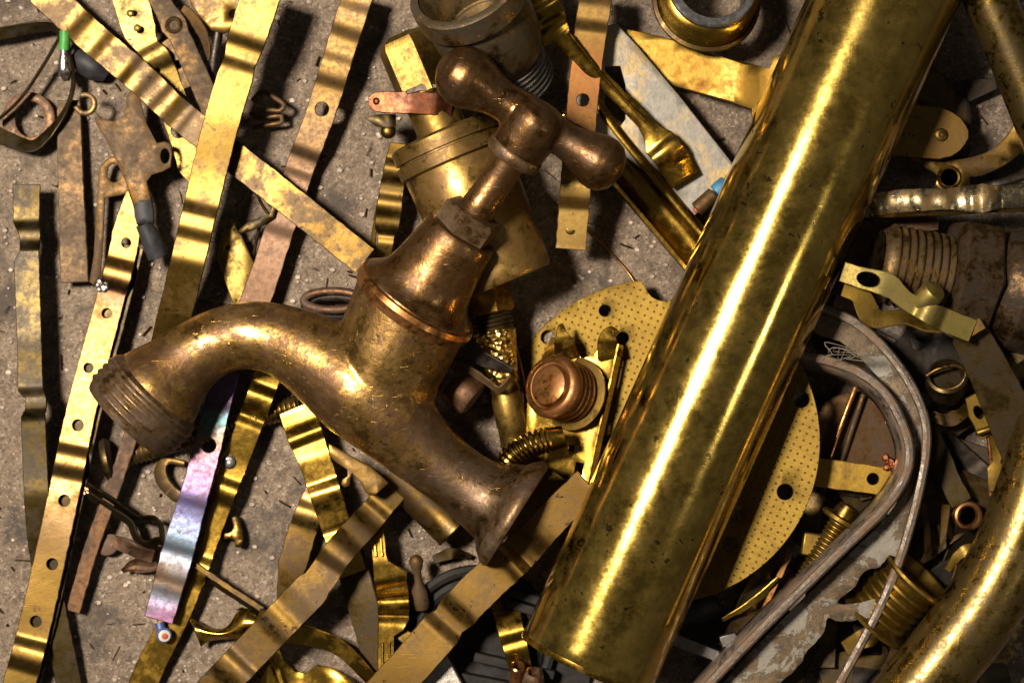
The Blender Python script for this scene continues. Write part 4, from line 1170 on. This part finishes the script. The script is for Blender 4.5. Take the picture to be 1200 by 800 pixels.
def fitting():
    t = thing('pipe_fitting', 'grimy threaded fitting with a big hexagon at the right edge', 'fitting', P(1120, 325, 0))
    A = P(1034, 308, 116); B = P(1235, 348, 84); L = math.hypot(205, 35)
    lathe('thread', A, B, [(-8, 30), (-6, 36), (0, 41)]+thread_prof(2, 70, 46, 4.5, 9.5)+[(72, 42), (80, 44)], M['threadbrass'], t, L, 48)
    lathe('bore', A, B, [(-8.5, 36), (-9, 28), (20, 26)], M['olive'], t, L, 32)
    lathe('hexagon', A, B, [(76, 52), (78, 64), (83, 72), (124, 72), (129, 64), (131, 54)], M['fitting'], t, L, 6, .5236, 0, True, 25)
    lathe('barrel', A, B, [(126, 48), (132, 58), (138, 64), (150, 66), (154, 70), (200, 72), (206, 70), (208, 50)], M['fitting'], t, L, 48, 0, 1.5)
fitting()

def slotted_terminal():
    t = thing('terminal_clip', 'yellow terminal clip with a square window beside the threaded fitting', 'terminal', P(1050, 355, 0))
    strip('blade', None, None, [(987, 318), (1012, 326), (1040, 334), (1062, 352), (1080, 362), (1100, 372), (1140, 388)], [(0, 22), (.28, 26), (.36, 26), (.4, 22), (.52, 21), (.8, 26), (1, 26)], [(0, 172), (.3, 174), (.6, 168), (1, 156)], M['olgold2'], None, t, holes=[(.19, 0, 13, 8)], t=4, crimps=[(.68, 12, 15)])
    A = P(1080, 356, 160); B = P(1094, 342, 174)
    lathe('socket', A, B, [(0, 14), (22, 14), (26, 12), (28, 6)], M['olgold2'], t, None, 28)
    strip('lower_blade', None, None, [(988, 338), (1008, 346), (1018, 366), (1030, 374), (1060, 372), (1085, 382), (1115, 386)], [(0, 18), (.3, 26), (.5, 18), (1, 12)], [(0, 156), (.5, 150), (1, 142)], M['gold2'], None, t, roll=[(0, 0), (.5, -20), (1, -40)])
    strip('folded_tip', None, None, [(1128, 392), (1142, 384), (1152, 378)], 14, [(0, 152), (1, 158)], M['aged'], None, t)
slotted_terminal()

def band():
    t = thing('curved_band', 'grey painted steel band bent like a hairpin, lower right', 'band', P(1010, 600, 0))
    I = cr([(905, 408), (940, 416), (975, 424), (1010, 438), (1040, 464), (1059, 500), (1066, 530), (1060, 560), (1036, 596), (985, 646), (930, 700), (875, 755), (815, 818)], 7)
    O = cr([(950, 360), (972, 364), (1005, 380), (1040, 412), (1068, 452), (1084, 492), (1085, 530), (1077, 575), (1066, 618), (1051, 665), (1031, 712), (1003, 765), (972, 822)], 7)
    def res(c, n):
        d = np.r_[0, np.cumsum(np.linalg.norm(np.diff(c, axis=0), axis=1))]; d /= d[-1]
        u = np.linspace(0, 1, n); return np.c_[np.interp(u, d, c[:, 0]), np.interp(u, d, c[:, 1])]
    n = 170; I = res(I, n); O = res(O, n); u = np.linspace(0, 1, n)
    def hI(q): return float(np.interp(q, [0, .3, .6, 1], [96, 128, 136, 110]))
    def hO(q): return float(np.interp(q, [0, .3, .6, 1], [92, 112, 112, 84]))
    def sheet(name, rows, mat, skip=None, th=4):
        vv = []; ff = []; K = len(rows)
        for i in range(n):
            for r in rows: vv.append(r(i))
        for i in range(n-1):
            for k in range(K-1):
                if skip and skip(i, k): continue
                a = i*K+k; ff.append((a, a+1, a+K+1, a+K))
        o = obj(name, vv, ff, mat, t, None, 60); s = o.modifiers.new('sheet', 'SOLIDIFY'); s.thickness = th*S; s.offset = 0
        return o
    def inn(i):   # direction into the loop
        j0, j1 = max(i-1, 0), min(i+1, n-1); d = I[j1]-I[j0]; d /= np.linalg.norm(d); return np.array([-d[1], d[0]])
    def onn(i):
        j0, j1 = max(i-1, 0), min(i+1, n-1); d = O[j1]-O[j0]; d /= np.linalg.norm(d); return np.array([-d[1], d[0]])
    # inner wall, standing
    def r0(i): return P(*I[i], hI(u[i]))
    def r1(i): q = I[i]+inn(i)*9; return P(*q, hI(u[i])-28)
    def r2(i): q = I[i]+inn(i)*14; return P(*q, hI(u[i])-62)
    sheet('inner_wall', [r0, r1, r2], M['greyrust'], None, 7)
    # torn painted face between the rims
    right = [(948, 362), (972, 366), (1005, 382), (1038, 414), (1065, 453), (1080, 492), (1081, 530), (1073, 575), (1062, 618), (1050, 652)]
    tear = [(1042, 650), (1030, 664), (1012, 670), (1002, 686), (990, 696), (981, 706), (1000, 707), (1026, 702), (1020, 722), (1000, 726), (978, 727), (970, 724), (966, 738), (956, 752), (944, 764), (936, 780), (914, 800), (892, 826)]
    left = [(832, 818), (878, 765), (932, 710), (987, 656), (1038, 606), (1061, 570), (1069, 530), (1064, 500), (1045, 462), (1018, 430), (998, 410), (984, 400), (962, 394), (946, 384)]
    td = cr(tear, 4); td = [(x+1.8*mnoise.noise((x*.13, y*.13, 1)), y+1.8*mnoise.noise((x*.13, y*.13, 6))) for x, y in td]
    out = [tuple(q) for q in cr(right, 9)]+td+[tuple(q) for q in cr(left, 9)]
    hp = lambda x, y: float(np.interp(y, [350, 500, 600, 700, 810], [82, 100, 102, 94, 80]))
    flat('painted_face', None, None, out, hp, M['paint'], None, t, t=4, bump=lambda x, y: 3*mnoise.noise((x*.02, y*.02, 4)))
    vv, ff = tube_mesh([P(*O[i], hO(u[i])-2) for i in range(n)], 5.5, 8); obj('outer_rim', vv, ff, M['greyrust'], t)
    vv, ff = tube_mesh([P(*I[i], hI(u[i])) for i in range(n)], 5.5, 8); obj('inner_rim', vv, ff, M['greyrust'], t)
band()
def fibres():
    ms = []
    for k in range(7):
        a = [(random.uniform(962, 985), random.uniform(404, 424)) for _ in range(2)]
        pts = [(a[0][0], a[0][1], 140), (random.uniform(966, 1004), random.uniform(394, 420), 150+random.uniform(-6, 10)), (random.uniform(966, 1024), random.uniform(398, 424), 146), (a[1][0]+random.uniform(0, 28), a[1][1], 138)]
        ms.append(tube_mesh(path3(pts, 5), .55, 5))
    vv, ff = join(*ms); o = obj('fibre_tangle', vv, ff, M['fibre']); tag(o, 'tangle of pale dry fibres caught on the hairpin band', 'fibres')
fibres()

def holed_bar():
    t = thing('brass_bar', 'gold bar with one hole inside the hairpin band', 'bar', P(1000, 560, 0))
    sub, _ = strip('blade', None, None, [(930, 550), (980, 556), (1052, 566)], 33, [(0, 58), (1, 62)], M['gold2'], None, t, holes=[(.76, 1, 6.5)], t=5)
    ms = [ball_mesh(P(1042+random.uniform(-6, 6), 540+random.uniform(-8, 8), 66+random.uniform(0, 8)), random.uniform(2.5, 5), seg=8, rings=6) for _ in range(14)]
    obj('copper_crumb', *join(*ms), M['copperbright'], sub)
holed_bar()
o = flat('brown_disc', 'smooth brown round plate deep inside the hairpin band', 'plate', circle(1010, 520, 72, 48, 62), 26, M['browndeep'], t=6)
for k, (pts, lab) in enumerate((([(1004, 450, 44), (985, 500, 42), (966, 556, 40)], 'thin copper rod nearest the dotted disc, inside the hairpin band'), ([(1012, 462, 36), (996, 510, 34), (978, 566, 32)], 'thin brown rod leaning on the round brown plate'))):
    o = tube('thin_rod', pts, 3.4, (M['copper'], M['brown'])[k], None, 10); tag(o, lab, 'rod')

def machine_screw():
    t = thing('brass_screw', 'brass screw with washer and nut, left of the hairpin band', 'screw', P(965, 640, 0))
    A = P(988, 606, 84); B = P(938, 690, 74); L = math.hypot(50, 84)
    lathe('shank', A, B, thread_prof(0, 84, 13, 2.6, 5.5), M['gold2'], t, L, 24)
    lathe('washer', A, B, [(0, 14), (0, 24), (4, 25), (6, 22)], M['gold2'], t, L, 32)
    lathe('head', A, B, [(-16, 6), (-15, 12), (-6, 14), (-1, 14)], M['aged'], t, L, 20)
    o = obj('square_nut', *bar_mesh(P(940, 636, 66), P(966, 640, 66), 26, 16), M['gold2'], t, None, 30); bevel(o, 2)
machine_screw()

def bobbin():
    t = thing('ribbed_bobbin', 'shiny ribbed brass bobbin right of the hairpin band', 'bobbin', P(1055, 695, 0))
    A = P(1032, 716, 58); B = P(1074, 674, 74); L = math.hypot(42, 42)
    pr = [(-14, 20), (-13, 47), (-9, 48), (-7, 42), (-3, 36)]
    for k in range(5): s = -2+k*10; pr += [(s, 37), (s+3, 40), (s+6, 40), (s+9, 36.5)]
    pr += [(52, 38), (56, 46), (59, 49), (62, 48), (62, 40), (50, 32)]
    lathe('drum', A, B, pr, M['gold2'], t, L, 48, 0, .8)
bobbin()

def lever_eye():
    t = thing('eye_lever', 'brass lever with a ringed eye near the bent tube', 'lever', P(1120, 570, 0))
    strip('arm', None, None, [(1078, 508), (1094, 530), (1110, 558), (1127, 590)], [(0, 44), (.3, 34), (.7, 25), (1, 26)], [(0, 44), (1, 60)], M['olive'], None, t, t=6, holes=[(.995, 0, 0.1)] if False else ())
    A = P(1134, 604, 58); lathe('ring_eye', A, A+Vector((0, 0, 1)), [(-12, 16), (4, 17.5), (8, 15.5), (9, 13), (7, 11), (-12, 10.5)], M['copper'], t, None, 32, 0, 0, False)
lever_eye()

def socket():
    t = thing('socket_contact', 'stamped brass socket contact with a slot near the right edge', 'contact', P(1155, 510, 0))
    strip('plate', None, None, [(1140, 462), (1152, 484), (1164, 508)], [(0, 20), (.4, 32), (1, 32)], 76, M['gold2'], None, t, holes=[(.42, -4, 8, 5)], t=4)
    tube('roll', [(1146, 507, 84), (1158, 503, 86), (1172, 498, 84)], 4, M['gold2'], t, 12)
    strip('tail', None, None, [(1170, 506), (1170, 525), (1168, 545), (1170, 575)], [(0, 26), (.3, 16), (.5, 10), (.62, 22), (1, 22)], [(0, 76), (.5, 66), (1, 60)], M['gold2'], None, t, roll=[(0, 0), (.5, 20), (1, 0)])
    tube('copper_wire', [(1158, 508, 70), (1160, 530, 66), (1163, 555, 60), (1161, 580, 54)], 2.4, M['copperbright'], t, 8)
socket()
strip('dark_strip', 'broad dark strip slanting down to the right edge below the fitting', 'strip', [(1128, 376), (1158, 432), (1190, 500), (1218, 560)], [(0, 24), (.1, 44), (1, 62)], [(0, 134), (1, 92)], M['dark'], roll=[(0, 24), (1, 18)], t=4)
strip('dark_strip', 'dark strip crossing the corner under the fitting hexagon', 'strip', [(1160, 428), (1190, 408), (1220, 386)], 34, 84, M['dark'], roll=-20)

def cup_leaf():
    t = thing('dark_cup', 'dim cup-shaped contact below the yellow terminal clip', 'cup', P(1108, 450, 0))
    lathe('cup_wall', P(1108, 462, 54), P(1110, 438, 92), [(0, 12), (6, 20), (22, 24), (40, 23), (42, 20), (30, 17)], M['dark'], t, None, 32)
    tube('lip', [(1086, 440, 88), (1100, 432, 92), (1120, 428, 92), (1132, 436, 90), (1126, 450, 88), (1112, 456, 86), (1096, 454, 86)], 2.4, M['aged'], t, 8)
cup_leaf()

# dim things deep in the pile on the right
deep = [
 ('brass_bar', 'dark gold bar below the dotted disc beside the thick tube', 'bar', [(905, 660), (880, 712), (848, 806)], 34, [(0, 20), (1, 26)], 'dark'),
 ('thin_strip', 'thin coppery strip edge below the dotted disc', 'strip', [(926, 648), (906, 690), (884, 738), (872, 770)], 7, [(0, 36), (1, 46)], 'copper'),
 ('brass_bar', 'dull brass bar crossing under the gold holed bar', 'bar', [(972, 470), (958, 560), (946, 640)], 24, 18, 'dark'),
 ('brass_strip', 'dark strip end at the bottom between the legs of the hairpin band', 'strip', [(918, 800), (936, 768), (950, 748)], [(0, 40), (1, 28)], 40, 'olive'),
 ('brass_strip', 'brown leg of strip under the ribbed bobbin', 'strip', [(1062, 730), (1052, 770), (1040, 820)], 22, [(0, 36), (1, 30)], 'dark'),
 ('brass_strip', 'narrow dim strip right of the ribbed bobbin', 'strip', [(1086, 706), (1084, 750), (1078, 800)], 10, [(0, 46), (1, 40)], 'brown'),
 ('brass_strip', 'dark flat strip lying behind the eye lever', 'strip', [(1120, 566), (1150, 580), (1172, 590)], 36, 34, 'dark'),
 ('copper_strip', 'dark upright strip between the hairpin band and the eye lever', 'strip', [(1082, 590), (1086, 620), (1088, 648)], 8, 40, 'brown'),
 ('copper_strip', 'dim pointed strip left of the eye lever ring', 'strip', [(1108, 590), (1106, 620), (1102, 640)], [(0, 12), (.7, 8), (1, 2)], 42, 'aged'),
 ('brass_bar', 'dark bar deep below the yellow terminal clip', 'bar', [(1050, 400), (1090, 440), (1120, 500)], 42, 20, 'darkiron'),
 ('brass_bar', 'dark bar deep at the right under the broad dark strip', 'bar', [(1080, 520), (1140, 540), (1200, 560)], 40, 16, 'dark'),
 ('brass_strip', 'dark strip lying along the bottom edge below the ribbed bobbin', 'strip', [(960, 790), (1040, 770), (1110, 740)], 40, 12, 'dark'),
 ('brass_strip', 'short dark strip at the bottom right under the bent tube', 'strip', [(1130, 800), (1170, 760), (1210, 700)], 40, 20, 'dark'),
 ('brass_bar', 'dark plate edge behind the brass screw', 'bar', [(950, 600), (990, 660), (1010, 720)], 46, 14, 'dark'),
 ('brass_strip', 'glimpse of a dark strip between the thick tube and the fitting', 'strip', [(1020, 260), (1010, 310), (990, 380)], 40, 40, 'rustbrown'),
]
for (nm, lab, cat, pts, wd_, pr, mt) in deep:
    strip(nm, lab, cat, pts, wd_, pr, M[mt], t=4, roll=random.uniform(-12, 12))
o = tube('curved_wire', [(1122, 676, 40), (1134, 666, 42), (1148, 658, 42)], 2, M['gold'], None, 8); tag(o, 'short gold wire beside the bent tube', 'wire')
def dark_nail():
    t = thing('steel_bar', 'dark steel bar with a small square nut right of the thick tube end', 'bar', P(840, 770, 0))
    o = obj('shaft', *bar_mesh(P(776, 742, 46), P(880, 784, 46), 14, 12), M['steeldark'], t, None, 30); bevel(o, 1.5)
    o = obj('square_nut', *bar_mesh(P(844, 752, 58), P(864, 746, 58), 14, 14), M['steeldark'], t, None, 30); bevel(o, 1.5)
dark_nail()
o = tube('rubber_plug', [(800, 716, 40), (822, 712, 42), (842, 706, 44)], [13, 16, 10], M['rubber'], None, 16); tag(o, 'black rubber plug beside the lower rim of the dotted disc', 'plug')

# random dark filler offcuts, added to darken the ground on the right
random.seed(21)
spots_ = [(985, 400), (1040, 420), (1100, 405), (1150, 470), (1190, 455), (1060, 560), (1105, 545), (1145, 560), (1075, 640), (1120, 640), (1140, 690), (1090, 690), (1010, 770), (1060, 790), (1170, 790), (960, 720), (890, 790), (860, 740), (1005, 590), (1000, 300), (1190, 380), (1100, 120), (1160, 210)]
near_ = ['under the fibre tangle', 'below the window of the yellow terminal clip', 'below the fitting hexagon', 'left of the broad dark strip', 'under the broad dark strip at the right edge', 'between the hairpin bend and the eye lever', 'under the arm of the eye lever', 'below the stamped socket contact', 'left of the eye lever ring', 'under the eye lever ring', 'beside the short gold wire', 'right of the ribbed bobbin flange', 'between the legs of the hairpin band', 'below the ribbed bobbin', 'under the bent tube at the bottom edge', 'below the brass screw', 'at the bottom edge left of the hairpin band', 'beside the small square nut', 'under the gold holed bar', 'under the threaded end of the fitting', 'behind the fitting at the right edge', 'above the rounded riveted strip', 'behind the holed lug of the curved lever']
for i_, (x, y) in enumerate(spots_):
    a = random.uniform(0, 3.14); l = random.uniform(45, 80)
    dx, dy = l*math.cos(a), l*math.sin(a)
    strip('filler_offcut', 'added dark filler offcut for the shade '+near_[i_], 'offcut', [(x-dx, y-dy), (x+random.uniform(-8, 8), y+random.uniform(-8, 8)), (x+dx, y+dy)], [(0, random.uniform(12, 34)), (.5, random.uniform(22, 44)), (1, random.uniform(12, 34))],
          [(0, random.uniform(4, 30)), (.5, random.uniform(10, 24)), (1, random.uniform(4, 30))], M[('dark', 'darkiron', 'darkiron', 'dark', 'olive')[i_ % 5]], 'added dark filler offcuts', t=4, roll=random.uniform(-20, 20), crimps=[(random.uniform(.2, .8), random.uniform(-8, 8), 16)])

small = [
 ('bent_tab', 'small dim gold tab between the legs of the hairpin band', 'tab', [(990, 760), (1012, 748), (1036, 738)], [(0, 18), (.6, 24), (1, 12)], [(0, 40), (.5, 52), (1, 40)], 'gold2'),
 ('bent_tab', 'little gold hook left of the bent tube, below the ringed eye', 'tab', [(1110, 668), (1124, 650), (1146, 640), (1158, 650)], [(0, 8), (.5, 14), (1, 6)], [(0, 40), (.5, 54), (1, 46)], 'gold2'),
 ('bent_tab', 'narrow dim strip leaning below the ringed eye', 'tab', [(1130, 640), (1122, 680), (1104, 720)], [(0, 12), (.5, 16), (1, 8)], [(0, 46), (1, 30)], 'aged'),
 ('bent_tab', 'short brass tab beside the small square nut', 'tab', [(884, 742), (906, 726), (926, 716)], [(0, 16), (1, 20)], [(0, 44), (1, 54)], 'aged'),
 ('bent_tab', 'thin gold sliver along the lower rim of the dotted disc', 'tab', [(846, 726), (880, 706), (912, 676)], [(0, 5), (.5, 9), (1, 4)], [(0, 40), (1, 50)], 'gold2'),
 ('bent_tab', 'small gold tab standing inside the black plastic ring', 'tab', [(520, 742), (536, 730), (552, 726)], [(0, 10), (.5, 18), (1, 8)], [(0, 18), (.5, 30), (1, 22)], 'aged'),
 ('bent_tab', 'dim brass sliver between the bronze strip and the thick tube', 'tab', [(636, 668), (650, 690), (656, 714)], [(0, 8), (.5, 14), (1, 6)], [(0, 40), (1, 30)], 'aged'),
 ('bent_tab', 'pinched brass tab near the right edge below the broad dark strip', 'tab', [(1176, 560), (1190, 580), (1196, 606)], [(0, 20), (.5, 10), (1, 18)], [(0, 56), (1, 44)], 'gold2'),
 ('bent_tab', 'dim curled tab under the dim cup-shaped contact', 'tab', [(1092, 486), (1110, 492), (1128, 484), (1136, 470)], [(0, 12), (.5, 18), (1, 8)], [(0, 40), (.5, 50), (1, 60)], 'aged'),
 ('bent_tab', 'coppery tab behind the fitting thread', 'tab', [(1040, 268), (1070, 262), (1100, 264)], [(0, 14), (.5, 20), (1, 12)], [(0, 60), (1, 66)], 'rustbrown'),
 ('bent_tab', 'short dark tab below the tube stub', 'tab', [(508, 656), (530, 648), (552, 652)], [(0, 10), (.5, 14), (1, 6)], [(0, 10), (.5, 20), (1, 8)], 'dark'),
 ('bent_tab', 'small brass tab lying under the flared lug', 'tab', [(262, 768), (284, 778), (300, 796)], [(0, 8), (.5, 15), (1, 12)], [(0, 8), (.5, 18), (1, 10)], 'aged'),
 ('bent_tab', 'folded gold tab wedged under the stepped strip', 'tab', [(470, 742), (486, 756), (492, 778)], [(0, 14), (.5, 18), (1, 10)], [(0, 30), (.5, 40), (1, 28)], 'gold2'),
]
for (nm, lab, cat, pts, wd_, pr, mt) in small:
    strip(nm, lab, cat, pts, wd_, pr, M[mt], t=3, roll=[(0, random.uniform(-25, 25)), (1, random.uniform(-35, 35))])
def small_screw():
    t = thing('small_screw', 'small slotted brass screw among the dark scrap right of the bobbin', 'screw', P(1110, 700, 20))
    A = P(1128, 690, 40); B = P(1100, 716, 26); L = math.hypot(28, 26)
    lathe('shank', A, B, thread_prof(0, 36, 6, 1.2, 4), M['gold2'], t, L, 16)
    lathe('head', A, B, [(-9, 4), (-8, 9), (-3, 11), (0, 11)], M['gold2'], t, L, 20)
small_screw()
